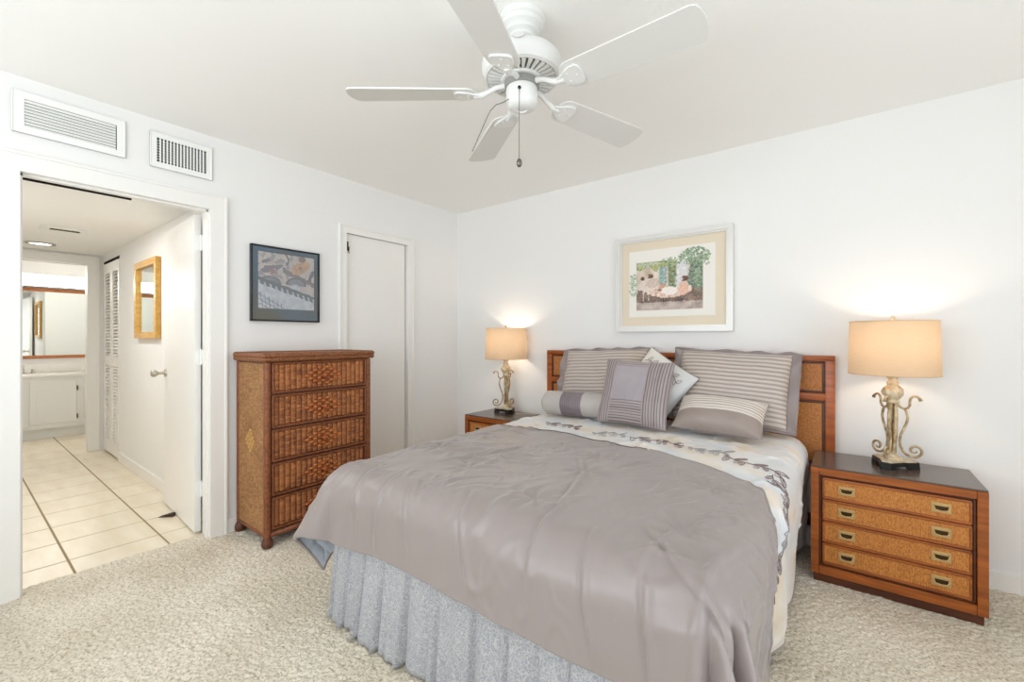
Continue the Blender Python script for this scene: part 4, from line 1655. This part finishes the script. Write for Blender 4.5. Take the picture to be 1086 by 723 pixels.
# ------------------------------------------------------------------ ceiling fan
FX, FY, FZ = 2.073, -1.747, 2.15
fan = thing('ceiling_fan', 'white five blade ceiling fan with pull chains', 'ceiling fan', (FX, FY, H))
bm = NB()
lathe(bm, [(0.088, 2.4395), (0.088, 2.418), (0.081, 2.414), (0.081, 2.410), (0.084, 2.407), (0.083, 2.396), (0.070, 2.390), (0.066, 2.386), (0.066, 2.376), (0.054, 2.371), (0.050, 2.367), (0.049, 2.360), (0.038, 2.355), (0.028, 2.352)], FX, FY, 48)
obj('canopy', bm, 'fan_white', fan, 35)
bm = NB()
lathe(bm, [(0.010, 2.345), (0.017, 2.352), (0.021, 2.345), (0.019, 2.333), (0.014, 2.325), (0.014, 2.290)], FX, FY, 24)
obj('downrod', bm, 'chrome', fan, 50)
bm = NB()
lathe(bm, [(0.020, 2.315), (0.072, 2.312), (0.110, 2.303), (0.136, 2.290), (0.149, 2.274), (0.153, 2.255), (0.153, 2.238), (0.147, 2.222), (0.147, 2.213), (0.137, 2.207), (0.132, 2.209), (0.128, 2.215), (0.122, 2.222)], FX, FY, 64)
mo = obj('motor_housing', bm, 'fan_white', fan, 40)
bm = NB()
lathe(bm, [(0.070, 2.212), (0.126, 2.214), (0.126, 2.220), (0.070, 2.220)], FX, FY, 48)
obj('vent_backing', bm, plain('vent_grey', c(120, 119, 116), 0.8), mo, 40)
bm = NB()
nf = 32
for k in range(nf):
    a_ = 2 * PI * (k + 0.5) / nf
    u_, v_ = Vector((math.cos(a_), math.sin(a_), 0)), Vector((-math.sin(a_), math.cos(a_), 0))
    cpt = Vector((FX, FY, 0))
    poly = [cpt + u_ * 0.076 - v_ * 0.0038 + Vector((0, 0, 2.203)), cpt + u_ * 0.130 - v_ * 0.0075 + Vector((0, 0, 2.206)),
            cpt + u_ * 0.130 + v_ * 0.0075 + Vector((0, 0, 2.206)), cpt + u_ * 0.076 + v_ * 0.0038 + Vector((0, 0, 2.203))]
    prism(bm, poly, (0, 0, 0.008))
lathe(bm, [(0.076, 2.213), (0.080, 2.205), (0.076, 2.198), (0.062, 2.196)], FX, FY, 48)
obj('vent_ring', bm, 'fan_white', mo, 40)
bm = NB()
lathe(bm, [(0.066, 2.200), (0.068, 2.190), (0.066, 2.176), (0.060, 2.172)], FX, FY, 48)
obj('flywheel', bm, plain('flywheel_grey', c(150, 149, 146), 0.6), fan, 40)
bm = NB()
lathe(bm, [(0.050, 2.178), (0.058, 2.174), (0.060, 2.165), (0.060, 2.128), (0.058, 2.114), (0.050, 2.100), (0.036, 2.093), (0.020, 2.091), (0.018, 2.096), (0.010, 2.094), (0.001, 2.093)], FX, FY, 48)
obj('switch_housing', bm, 'fan_white', fan, 40)
# maker's round badge on the housing
bm = NB()
aa = math.radians(-58)
cp = Vector((FX + 0.149 * math.cos(aa), FY + 0.149 * math.sin(aa), 2.278))
nrm = Vector((math.cos(aa), math.sin(aa), 0.35)).normalized()
tv = Vector((-math.sin(aa), math.cos(aa), 0))
uv_ = nrm.cross(tv)
prism(bm, [cp + (tv * 0.020 * math.cos(2 * PI * k / 24) + uv_ * 0.013 * math.sin(2 * PI * k / 24)) for k in range(24)], nrm * 0.004)
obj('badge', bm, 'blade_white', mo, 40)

PITCH = math.radians(12)


def blade_pt(a0, r_, w_, h_):
    """r along the blade, w across (counter-clockwise side), h upwards in the blade's own tilt"""
    u_ = Vector((math.cos(a0), math.sin(a0), 0))
    t_ = Vector((-math.sin(a0), math.cos(a0), 0))
    wv = t_ * math.cos(PITCH) - Vector((0, 0, 1)) * math.sin(PITCH)
    hv = Vector((0, 0, 1)) * math.cos(PITCH) + t_ * math.sin(PITCH)
    return Vector((FX, FY, FZ)) + u_ * r_ + wv * w_ + hv * h_


def blade_outline():
    r0, r1, w0, w1 = 0.172, 0.664, 0.060, 0.073
    o_ = []
    for k in range(9):      # tip, softly rounded
        q = k / 8
        an = -PI / 2 + PI * q
        o_.append((r1 - 0.030 + 0.030 * math.cos(an) ** 0.9 if 0 < k < 8 else r1 - 0.034, w1 * (0.985 if 0 < k < 8 else 1.0) * math.sin(an)))
    for k in range(9):      # root
        q = k / 8
        an = PI / 2 + PI * q
        o_.append((r0 + 0.045 + 0.045 * math.cos(an), w0 * math.sin(an)))
    return o_


OUT = blade_outline()
for k in range(5):
    a0 = math.radians(1.5 + 72 * k)
    bm = NB()
    prism(bm, [blade_pt(a0, r_, w_, 0.0) for r_, w_ in OUT], blade_pt(a0, 0, 0, 0.006) - blade_pt(a0, 0, 0, 0))
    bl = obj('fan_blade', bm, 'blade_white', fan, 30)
    bm = NB()
    # blade iron: an arm from the flywheel flaring into a spade under the blade
    pl_ = [(0.158, 0.013), (0.180, 0.020), (0.205, 0.036), (0.228, 0.043), (0.246, 0.042), (0.256, 0.030), (0.258, 0.0)]
    poly = [blade_pt(a0, r_, w_, -0.008) for r_, w_ in pl_] + [blade_pt(a0, r_, -w_, -0.008) for r_, w_ in pl_[-2::-1]]
    prism(bm, poly, blade_pt(a0, 0, 0, 0.0078) - blade_pt(a0, 0, 0, 0))
    u_ = Vector((math.cos(a0), math.sin(a0), 0))
    pp = [Vector((FX, FY, 2.186)) + u_ * 0.062, Vector((FX, FY, 2.176)) + u_ * 0.100, Vector((FX, FY, 2.160)) + u_ * 0.128, Vector((FX, FY, 2.148)) + u_ * 0.152, Vector((FX, FY, 2.145)) + u_ * 0.185]
    tube(bm, pp, [0.011, 0.0095, 0.009, 0.011, 0.010], 10)
    obj('blade_iron', bm, 'fan_white', bl, 40)
    bm = NB()
    for r_, w_ in ((0.205, 0.018), (0.205, -0.018), (0.238, 0.0)):
        tube(bm, [blade_pt(a0, r_, w_, -0.0075), blade_pt(a0, r_, w_, -0.0105)], [0.0045, 0.003], 10)
    obj('screw', bm, 'fan_white', bl, 40)
# pull chains on the side facing the camera
cdir = Vector((0.47, -0.88, 0)).normalized()
ph_ = Vector((FX, FY, 0)) + cdir * 0.060
bm = NB()
tube(bm, [ph_ - cdir * 0.002 + Vector((0, 0, 2.145)), ph_ + cdir * 0.006 + Vector((0, 0, 2.143))], 0.006, 12)
obj('chain_port', bm, 'dark', fan, 60)
bm = NB()
p0 = ph_ + cdir * 0.006
zz = 2.143
tube(bm, [p0 + Vector((0, 0, zz)), p0 + Vector((0, 0, 2.0)), p0 + Vector((0, 0, 1.878))], 0.0013, 6)
pc = obj('pull_chain', bm, 'chain', fan, 60)
bm = NB()
lathe(bm, [(0.002, 1.880), (0.008, 1.875), (0.0105, 1.865), (0.0105, 1.858), (0.006, 1.850), (0.001, 1.848)], p0.x, p0.y, 14)
obj('chain_pull', bm, 'chain', pc, 60)
Rv = Vector((0.7916, 0.611, 0))
bm = NB()
q0 = Vector((FX, FY, 2.118)) - Rv * 0.045 + cdir * 0.030
pts = [q0, q0 - Rv * 0.02 + Vector((0, 0, -0.012)), q0 - Rv * 0.048 + Vector((0, 0, -0.022)), q0 - Rv * 0.070 + Vector((0, 0, -0.045)), q0 - Rv * 0.095 + Vector((0, 0, -0.100)), q0 - Rv * 0.137 + Vector((0, 0, -0.197))]
tube(bm, pts, 0.0016, 6)
obj('pull_cord', bm, 'chain', fan, 60)


# ------------------------------------------------------------------ wall grilles
gr = thing('return_grille', 'wide white louvred air grille above the hall doorway, left of the pair', 'air grille', (0.0, -2.71, 2.274), 'air grilles above the doorway')
GY0, GY1, GZ0, GZ1 = -2.911, -2.509, 2.177, 2.373


def grille_frame(bm, y0, y1, z0, z1, iy0, iy1, iz0, iz1):
    for (a, b, q0, q1) in ((y0, y1, iz1, z1), (y0, y1, z0, iz0), (y0, iy0, iz0, iz1), (iy1, y1, iz0, iz1)):
        box(bm, 0.0005, 0.009, a, b, q0, q1)
    for (a, b, q0, q1) in ((y0, y1, z1 - 0.006, z1), (y0, y1, z0, z0 + 0.006), (y0, y0 + 0.006, z0, z1), (y1 - 0.006, y1, z0, z1)):
        box(bm, 0.0005, 0.012, a, b, q0, q1, 0.002, 1)


bm = NB()
iy0, iy1, iz0, iz1 = -2.871, -2.543, 2.208, 2.339
grille_frame(bm, GY0, GY1, GZ0, GZ1, iy0, iy1, iz0, iz1)
obj('grille_frame', bm, 'white_metal', gr, 30)
bm = NB()
box(bm, 0.0004, 0.0012, iy0, iy1, iz0, iz1)
obj('duct', bm, 'dark', gr)
bm = NB()
nl_ = 9
for k in range(nl_):
    z = iz0 + (k + 0.42) * (iz1 - iz0) / nl_
    prism(bm, [(0.0015, iy0, z + 0.0058), (0.0085, iy0, z - 0.0078), (0.0095, iy0, z - 0.0068), (0.0025, iy0, z + 0.0068)], (0, iy1 - iy0 - 0.004, 0))
obj('louvre', bm, 'white_metal', gr, 30)
bm = NB()
for yy in (GY0 + 0.018, GY1 - 0.018):
    tube(bm, [(0.009, yy, 2.275), (0.0105, yy, 2.275)], 0.004, 10)
obj('screw', bm, 'white_metal', gr, 30)

sv = thing('supply_register', 'smaller dark slotted air register above the hall doorway, right of the pair', 'air grille', (0.0, -2.257, 2.27), 'air grilles above the doorway')
bm = NB()
iy0, iy1, iz0, iz1 = -2.375, -2.137, 2.204, 2.338
grille_frame(bm, -2.406, -2.108, 2.171, 2.367, iy0, iy1, iz0, iz1)
obj('grille_frame', bm, 'white_metal', sv, 30)
bm = NB()
box(bm, 0.0004, 0.0012, iy0, iy1, iz0, iz1)
obj('duct', bm, 'dark', sv)
bm = NB()
for k in range(1, 15):
    yy = iy0 + k * (iy1 - iy0) / 15 
    prism(bm, [(0.0045, yy - 0.0030, iz0), (0.0095, yy - 0.0008, iz0), (0.0100, yy + 0.0026, iz0), (0.0050, yy + 0.0004, iz0)], (0, 0, iz1 - iz0))
obj('blade_row', bm, 'white_metal', sv, 30)
bm = NB()
for k in range(1, 9):
    z = iz0 + k * (iz1 - iz0) / 9
    box(bm, 0.0014, 0.0052, iy0, iy1, z - 0.0024, z + 0.0024)
obj('cross_blade', bm, plain('grey_metal', c(205, 205, 200), 0.5), sv, 30)


# ------------------------------------------------------------------ pictures
def paint_panel(name, corner, U, V, wd, ht, fn, nu, nv, parent, mat='paint'):
    bm = NB()
    corner, U, V = Vector(corner), Vector(U), Vector(V)
    grid(bm, lambda u, v: corner + U * (u * wd) + V * (v * ht), nu, nv, lambda u, v: fn(u, v))
    return obj(name, bm, mat, parent, None, recalc=False)


# left wall: black frame, slate mat, print of a keyboard and strings
PY0, PY1, PZ0, PZ1 = -1.897, -1.437, 1.329, 1.828
pic = thing('framed_print', 'black framed print of piano keys and a violin above the wicker chest', 'picture', (0.0, -1.667, 1.33))
bm = NB()
for (a, b, z0, z1) in ((PY0, PY1, PZ1 - 0.011, PZ1), (PY0, PY1, PZ0, PZ0 + 0.011), (PY0, PY0 + 0.011, PZ0, PZ1), (PY1 - 0.011, PY1, PZ0, PZ1)):
    box(bm, 0.001, 0.028, a, b, z0, z1, 0.002, 1)
obj('frame', bm, 'frame_black', pic, 40)
bm = NB()
box(bm, 0.004, 0.018, PY0 + 0.009, PY1 - 0.009, PZ0 + 0.009, PZ1 - 0.009)
obj('mat', bm, 'slate', pic)


def blob(col, k):
    return (col, k)


def music(u, v):
    n0 = noise.noise(Vector((u * 5, v * 5, 11.0)))
    n1 = noise.noise(Vector((u * 11, v * 11, 1.0)))
    n2 = noise.noise(Vector((u * 30, v * 30, 5.0)))
    n3 = noise.noise(Vector((u * 60, v * 60, 8.0)))
    u += 0.012 * n2
    v += 0.012 * n1
    p = lerp(c(232, 222, 210), c(206, 196, 192), min(1, max(0, 0.5 + n0 + 0.6 * n2)))
    # crumpled sheet music and drapery in mauves, upper left
    if v > 0.55 and u < 0.6 and n1 + 0.4 * n2 > 0.10:
        p = lerp(c(150, 140, 152), c(202, 192, 196), 0.5 + n3)
    for (a, b, ra, rb, tl) in ((0.16, 0.70, 0.16, 0.07, 0.7), (0.34, 0.76, 0.12, 0.04, 0.9), (0.12, 0.84, 0.10, 0.03, 0.5)):
        x_, y_ = (u - a) + tl * (v - b), (v - b) - 0.5 * (u - a)
        if (x_ / ra) ** 2 + (y_ / rb) ** 2 < 1 + 0.8 * n2:
            p = lerp(c(96, 92, 108), c(156, 146, 158), 0.5 + 0.9 * n3)
    if math.hypot(u - 0.24, v - 0.66) < 0.045 * (1 + n2):
        p = c(176, 118, 128)
    # violin: warm body, dark waist strokes, mauve neck running down to the right
    if abs(v - (0.70 - 0.40 * (u - 0.45))) < 0.045 + 0.02 * n2 and u > 0.42:
        p = lerp(c(152, 124, 132), c(112, 98, 112), 0.5 + 0.9 * n3)
    x_, y_ = (u - 0.74) * 0.86 + (v - 0.78) * 0.5, (v - 0.78) * 0.86 - (u - 0.74) * 0.5
    if (x_ / 0.20) ** 2 + (y_ / 0.095) ** 2 < 1 + 0.3 * n2:
        p = lerp(c(226, 186, 140), c(200, 150, 108), 0.5 + n1 + 0.5 * n3)
        if (x_ / 0.03) ** 2 + (y_ / 0.03) ** 2 < 1 + n2:
            p = c(186, 108, 82)
    if abs(u - 0.47 - 0.05 * math.sin((v - 0.8) * 16)) < 0.014 and v > 0.80:
        p = c(64, 60, 66)
    if math.hypot(u - 0.77, (v - 0.95) * 1.2) < 0.07 + 0.02 * n2:
        p = lerp(c(128, 92, 94), c(170, 110, 100), 0.5 + n3)
    if (abs((u - 0.94) - 0.4 * (v - 0.64)) < 0.035) and 0.54 < v < 0.76:
        p = lerp(c(72, 74, 88), c(120, 116, 126), 0.5 + n3)
    # two dark curved masses over the keyboard
    for (a, b) in ((0.20, 0.46), (0.66, 0.47)):
        d_ = math.hypot((u - a) * 0.9, (v - b) * 1.4)
        if d_ < 0.17 and v > b - 0.03:
            p = lerp(c(112, 116, 132), c(170, 170, 182), 0.5 + 0.8 * n3 + 0.3 * n1)
            if d_ > 0.135:
                p = lerp(c(80, 80, 92), c(112, 110, 120), 0.5 + n3)
    if math.hypot(u - 0.64, (v - 0.40) * 1.3) < 0.09:
        p = lerp(c(236, 236, 240), c(204, 206, 216), 0.5 + n2)
    # keyboard falling to the right
    yk = 0.44 - 0.30 * u
    if v < yk:
        p = lerp(c(238, 240, 244), c(204, 214, 226), min(1, max(0, 0.5 + n1 + 0.6 * n3)))
        if u < 0.44 and v < 0.27 - 0.52 * u + 0.03:
            gx, gy = (u + v * 0.15) * 15, (v + 0.55 * u) * 12
            if (gx - math.floor(gx) < 0.16) or (gy - math.floor(gy) < 0.16):
                p = c(104, 114, 146)
    elif v < yk + 0.12:
        p = lerp(c(96, 110, 124), c(66, 76, 90), 0.5 + 0.9 * n3)
        q = (u + 0.25 * v) * 11
        if 0.25 < q - math.floor(q) < 0.62 and v < yk + 0.055 + 0.02 * u:
            p = lerp(c(226, 230, 236), c(196, 204, 214), 0.5 + n3)
    return lerp(p, c(246, 246, 248), 0.26)


paint_panel('print', (0.0185, PY0 + 0.046, PZ0 + 0.085), (0, 1, 0), (0, 0, 1), 0.375, 0.372, music, 150, 150, pic)
bm = NB()
box(bm, 0.0205, 0.0225, PY0 + 0.010, PY1 - 0.010, PZ0 + 0.010, PZ1 - 0.010)
obj('glazing', bm, 'glass', pic)

# wall over the bed: silver frame, cream and white mats, garden painting
AX0, AX1, AZ0, AZ1 = 1.687, 2.479, 1.264, 1.950
art = thing('framed_painting', 'large silver framed garden painting hung above the headboard', 'picture', (2.083, 0.0, 1.264))
fw = 0.042
bm = NB()


def bar(bm, x0, x1, z0, z1):
    box(bm, x0, x1, -0.034, -0.002, z0, z1, 0.006, 2)


for inset, wd, y0 in ((0.0, 0.030, -0.038), (0.024, 0.018, -0.030)):
    a0, a1, b0, b1 = AX0 + inset, AX1 - inset, AZ0 + inset, AZ1 - inset
    for poly in ([(a0, b0), (a1, b0), (a1 - wd, b0 + wd), (a0 + wd, b0 + wd)], [(a0, b1), (a1, b1), (a1 - wd, b1 - wd), (a0 + wd, b1 - wd)],
                 [(a0, b0), (a0, b1), (a0 + wd, b1 - wd), (a0 + wd, b0 + wd)], [(a1, b0), (a1, b1), (a1 - wd, b1 - wd), (a1 - wd, b0 + wd)]):
        prism(bm, [(q[0], -0.002, q[1]) for q in poly], (0, y0 + 0.002, 0))
obj('frame', bm, 'frame_silver', art, 30)
bm = NB()
box(bm, AX0 + 0.03, AX1 - 0.03, -0.018, -0.004, AZ0 + 0.03, AZ1 - 0.03)
obj('outer_mat', bm, 'mat_cream', art)
bm = NB()
box(bm, AX0 + 0.095, AX1 - 0.108, -0.0200, -0.0178, AZ0 + 0.105, AZ1 - 0.105)
obj('inner_mat', bm, 'mat_white', art)


def garden(u, v):
    n1 = noise.noise(Vector((u * 8, v * 8, 2.0)))
    n2 = noise.noise(Vector((u * 24, v * 24, 7.0)))
    n3 = noise.noise(Vector((u * 50, v * 50, 3.0)))
    u += 0.022 * n2 + 0.010 * n3
    v += 0.020 * noise.noise(Vector((u * 26, v * 20, 17.0)))
    # stone terrace, wall and openings
    p = lerp(c(206, 186, 170), c(232, 218, 204), 0.5 + 0.8 * n1)
    if v > 0.55:
        p = lerp(c(196, 176, 156), c(226, 212, 196), 0.5 + n1)
    if 0.36 < u < 0.47 and v > 0.48:
        p = lerp(c(120, 150, 146), c(170, 190, 186), 0.5 + n2)
    if 0.50 < u < 0.62 and v > 0.45:
        p = lerp(c(96, 112, 80), c(150, 160, 122), 0.5 + n2)
    if 0.63 < u < 0.78 and v > 0.42:
        p = lerp(c(206, 206, 210), c(232, 230, 228), 0.5 + n2)
    if v > 0.86 - 0.1 * n1 and u < 0.62:
        p = lerp(c(134, 150, 92), c(188, 190, 132), 0.5 + n2)
    if u > 0.80 + 0.05 * n1:
        p = lerp(c(78, 100, 84), c(146, 160, 138), 0.5 + n2)
    if v < 0.42:
        p = lerp(c(92, 72, 64), c(150, 122, 106), 0.5 + n1)
    if v < 0.16:
        p = lerp(c(168, 150, 140), c(202, 186, 176), 0.5 + n1 + 0.3 * n2)
    # hammock and seated group, brushed loosely
    hm = 0.24 + 0.9 * (u - 0.50) ** 2
    if 0.16 < u < 0.84 and hm < v < hm + 0.13 + 0.03 * n2:
        p = lerp(c(214, 168, 148), c(240, 222, 208), 0.5 + n2)
    for (a, b, ra, rb, cl, ch_) in ((0.12, 0.52, 0.07, 0.15, c(214, 196, 184), c(238, 226, 216)), (0.25, 0.55, 0.10, 0.10, c(196, 168, 158), c(228, 208, 198)),
                                    (0.40, 0.48, 0.05, 0.07, c(190, 134, 104), c(222, 180, 146)), (0.72, 0.42, 0.07, 0.14, c(222, 166, 138), c(240, 206, 184)),
                                    (0.52, 0.38, 0.12, 0.09, c(240, 226, 216), c(250, 242, 236))):
        if ((u - a) / ra) ** 2 + ((v - b) / rb) ** 2 < 1 + 0.4 * n2:
            p = lerp(cl, ch_, 0.5 + n3)
    for (a, b, r_) in ((0.10, 0.66, 0.035), (0.23, 0.70, 0.040), (0.75, 0.61, 0.045)):
        if math.hypot(u - a, (v - b) * 0.8) < r_ * (1 + 0.3 * n2):
            p = lerp(c(88, 50, 36), c(128, 78, 56), 0.5 + n3)
    if abs(u - 0.11) < 0.006 and 0.18 < v < 0.42 or abs(u - 0.19) < 0.006 and 0.20 < v < 0.42:
        p = c(232, 224, 214)
    return lerp(p, lerp(p, c(255, 250, 244), 0.35), max(0, n3))


GXa, GXb, GZa, GZb = AX0 + 0.150, AX1 - 0.185, AZ0 + 0.152, AZ1 - 0.190
paint_panel('painting', (GXa, -0.0206, GZa), (1, 0, 0), (0, 0, 1), GXb - GXa, GZb - GZa, garden, 130, 100, art)
# foliage that spills over the painted edge onto the white mat
bm = NB()
rnd = random.Random(11)
lay = bm.loops.layers.float_color.new('Col')


def leaf_cluster(cx_, cz_, rx, rz, n, greens):
    for _ in range(n):
        a_ = rnd.uniform(0, 2 * PI)
        q = math.sqrt(rnd.random())
        px_, pz_ = cx_ + rx * q * math.cos(a_), cz_ + rz * q * math.sin(a_)
        s_ = rnd.uniform(0.004, 0.0105)
        an = rnd.uniform(0, PI)
        col_ = lerp(greens[0], greens[1], rnd.random())
        yy = -0.0208 - rnd.random() * 0.0006
        pts = [(px_ + s_ * math.cos(an + t) * (1 if k % 2 == 0 else 0.6), yy, pz_ + s_ * math.sin(an + t) * (1 if k % 2 == 0 else 0.6)) for k, t in enumerate((0, 1.1, 2.0, 3.14, 4.2, 5.2))]
        fc = bm.faces.new([bm.verts.new(p_) for p_ in pts])
        for l in fc.loops:
            l[lay] = col_


G1 = (c(104, 130, 104), c(176, 192, 160))
G2 = (c(158, 174, 146), c(212, 214, 194))
leaf_cluster(GXb - 0.055, GZb + 0.012, 0.100, 0.058, 260, G1)
leaf_cluster(GXb - 0.030, GZb - 0.10, 0.028, 0.13, 90, G1)
leaf_cluster(GXb + 0.022, GZb - 0.012, 0.024, 0.055, 40, G2)
leaf_cluster(GXa + 0.09, GZb - 0.018, 0.09, 0.014, 50, G2)
leaf_cluster(GXa - 0.022, GZb - 0.16, 0.036, 0.085, 120, G2)
leaf_cluster(GXb - 0.21, GZb - 0.01, 0.07, 0.03, 50, G1)
obj('painted_leaves', bm, 'paint', art, None, recalc=False)


# ------------------------------------------------------------------ hall things
hm = thing('wall_mirror', 'honey wood framed mirror hanging on the hall wall beside the open door', 'mirror', (-1.62, HALL_Y, 1.22))
MX0, MX1, MZ0, MZ1 = -1.935, -1.285, 1.215, 1.868
bm = NB()
fw = 0.052
for poly in ([(MX0, MZ0), (MX1, MZ0), (MX1 - fw, MZ0 + fw), (MX0 + fw, MZ0 + fw)], [(MX0, MZ1), (MX1, MZ1), (MX1 - fw, MZ1 - fw), (MX0 + fw, MZ1 - fw)],
             [(MX0, MZ0), (MX0, MZ1), (MX0 + fw, MZ1 - fw), (MX0 + fw, MZ0 + fw)], [(MX1, MZ0), (MX1, MZ1), (MX1 - fw, MZ1 - fw), (MX1 - fw, MZ0 + fw)]):
    prism(bm, [(q[0], HALL_Y - 0.002, q[1]) for q in poly], (0, -0.036, 0))
obj('frame', bm, 'frame_gold', hm, 30)
bm = NB()
box(bm, MX0 + 0.045, MX1 - 0.045, HALL_Y - 0.016, HALL_Y - 0.003, MZ0 + 0.045, MZ1 - 0.045)
obj('mirror_glass', bm, 'mirror', hm)

bm = NB()
prism(bm, [(-0.668, -2.192, 0.001), (-0.600, -2.128, 0.001), (-0.600, -2.128, 0.022), (-0.612, -2.140, 0.024)], Vector((0.020, -0.024, 0)))
wd_ = obj('door_wedge', bm, 'rubber', None, 30)
tag(recenter(wd_, (-0.64, -2.17, 0.0)), 'small brown wedge on the tiles under the open hall door', 'doorstop')

cv = thing('ceiling_vent', 'small slotted air vent in the hall ceiling', 'vent', (-2.05, -2.485, HALL_C), None)
vx, vy = -2.06, -2.49
bm = NB()
for (a, b, q0, q1) in ((-0.085, 0.085, -0.140, -0.088), (-0.085, 0.085, 0.088, 0.140), (-0.085, -0.040, -0.088, 0.088), (0.040, 0.085, -0.088, 0.088)):
    box(bm, vx + a, vx + b, vy + q0, vy + q1, HALL_C - 0.008, HALL_C - 0.0005)
obj('vent_frame', bm, 'white_metal', cv, 30)
bm = NB()
box(bm, vx - 0.040, vx + 0.040, vy - 0.088, vy + 0.088, HALL_C - 0.003, HALL_C - 0.0005)
obj('duct', bm, 'dark', cv)
bm = NB()
for k in range(5):
    xx = vx - 0.032 + 0.016 * k
    prism(bm, [(xx - 0.004, vy - 0.088, HALL_C - 0.003), (xx + 0.003, vy - 0.088, HALL_C - 0.008), (xx + 0.004, vy - 0.088, HALL_C - 0.007), (xx - 0.003, vy - 0.088, HALL_C - 0.002)], (0, 0.176, 0))
obj('louvre', bm, plain('vent_bronze', c(120, 112, 96), 0.5), cv, 30)

rl = thing('recessed_light', 'round recessed downlight in the hall ceiling', 'light', (-3.0, -2.545, HALL_C))
bm = NB()
lathe(bm, [(0.105, -0.0005), (0.105, -0.006), (0.080, -0.008), (0.076, -0.002)], -2.99, -2.545, 36, HALL_C)
obj('trim_ring', bm, plain('ring_grey', c(170, 168, 162), 0.4), rl, 40)
bm = NB()
lathe(bm, [(0.077, -0.0022), (0.040, -0.0030), (0.001, -0.0032)], -2.99, -2.545, 36, HALL_C)
obj('lens', bm, 'bulb_hall', rl, 40)


# ------------------------------------------------------------------ bathroom vanity
VX = -4.585
van = thing('vanity_cabinet', 'white vanity cabinet with a raised panel door in the bathroom', 'cabinet', (-4.83, -2.4, 0.0))
bm = NB()
box(bm, BX + 0.002, VX, -3.20, -1.62, 0.125, 0.742)
box(bm, BX + 0.002, VX - 0.06, -3.20, -1.62, 0.001, 0.125)
obj('body', bm, 'cab', van, 30)
for (a, b, hinge) in ((-2.488, -2.090, True), (-2.985, -2.570, False), (-2.020, -1.66, False)):
    bm = NB()
    box(bm, VX, VX + 0.018, a, b, 0.182, 0.700, 0.003, 1)
    dd = obj('cabinet_door', bm, 'cab', van, 30)
    bm = NB()
    poly = [(a + 0.055, 0.24), (b - 0.055, 0.24), (b - 0.055, 0.605)]
    for k in range(1, 12):
        q = k / 12
        yy = (b - 0.055) + (a - b + 0.11) * q
        poly.append((yy, 0.605 + 0.040 * max(0, math.sin(PI * q)) ** 1.5))
    poly.append((a + 0.055, 0.605))
    prism(bm, [(VX + 0.0182, q[0], q[1]) for q in poly], (0.006, 0, 0))
    obj('raised_panel', bm, 'cab', dd, 30)
    if hinge:
        for hz in (0.245, 0.595):
            bm = NB()
            box(bm, VX + 0.001, VX + 0.021, b + 0.0005, b + 0.013, hz - 0.028, hz + 0.028, 0.002, 1)
            obj('hinge', bm, 'brass_dark', dd, 30)
bm = NB()
box(bm, BX + 0.002, VX + 0.025, -3.22, -1.61, 0.743, 0.780, 0.006)
box(bm, BX + 0.001, BX + 0.022, -3.22, -1.61, 0.781, 0.885, 0.004)
ct = obj('countertop', bm, 'porcelain', None, 40)
tag(recenter(ct, (-4.83, -2.4, 0.743)), 'white bathroom countertop with backsplash on the vanity cabinet', 'countertop')
fa = thing('faucet', 'chrome faucet at the back edge of the bathroom countertop', 'faucet', (-4.90, -2.52, 0.781))
bm = NB()
fx, fy, fz = -4.90, -2.515, 0.781
lathe(bm, [(0.026, 0.0), (0.026, 0.008), (0.014, 0.014), (0.012, 0.075), (0.016, 0.085), (0.010, 0.10)], fx, fy, 18, fz)
tube(bm, [(fx, fy, fz + 0.07), (fx + 0.05, fy, fz + 0.085), (fx + 0.10, fy, fz + 0.075), (fx + 0.115, fy, fz + 0.055)], 0.010, 10)
obj('spout', bm, 'chrome', fa, 60)
for sg in (-1, 1):
    bm = NB()
    lathe(bm, [(0.022, 0.0), (0.020, 0.02), (0.012, 0.03), (0.018, 0.045), (0.010, 0.055)], fx, fy + sg * 0.085, 16, fz)
    obj('tap_handle', bm, 'chrome', fa, 60)
bmr = thing('bathroom_mirror', 'wide bronze framed mirror above the bathroom counter', 'mirror', (BX, -2.4, 0.962))
bm = NB()
MY0, MY1, MZ0, MZ1 = -3.15, -1.66, 0.955, 1.850
for (a, b, z0, z1) in ((MY0, MY1, MZ1 - 0.045, MZ1), (MY0, MY1, MZ0, MZ0 + 0.040), (MY0, MY0 + 0.04, MZ0, MZ1), (MY1 - 0.04, MY1, MZ0, MZ1)):
    box(bm, BX + 0.001, BX + 0.022, a, b, z0, z1, 0.006, 2)
obj('frame', bm, 'bronze', bmr, 40)
bm = NB()
box(bm, BX + 0.002, BX + 0.010, MY0 + 0.03, MY1 - 0.03, MZ0 + 0.03, MZ1 - 0.03)
obj('mirror_glass', bm, 'mirror', bmr)
vl = thing('vanity_light', 'long glowing light box above the bathroom mirror', 'light', (BX, -2.4, 1.87))
bm = NB()
box(bm, BX + 0.001, BX + 0.10, MY0, MY1, 2.010, 2.040)
box(bm, BX + 0.001, BX + 0.10, MY0, MY1, 1.862, 1.872)
box(bm, BX + 0.001, BX + 0.02, MY0, MY1, 1.872, 2.010)
obj('housing', bm, 'cab', vl, 30)
bm = NB()
box(bm, BX + 0.021, BX + 0.096, MY0 + 0.002, MY1 - 0.002, 1.873, 2.009, 0.01, 2)
obj('diffuser', bm, 'diffuser', vl, 40)
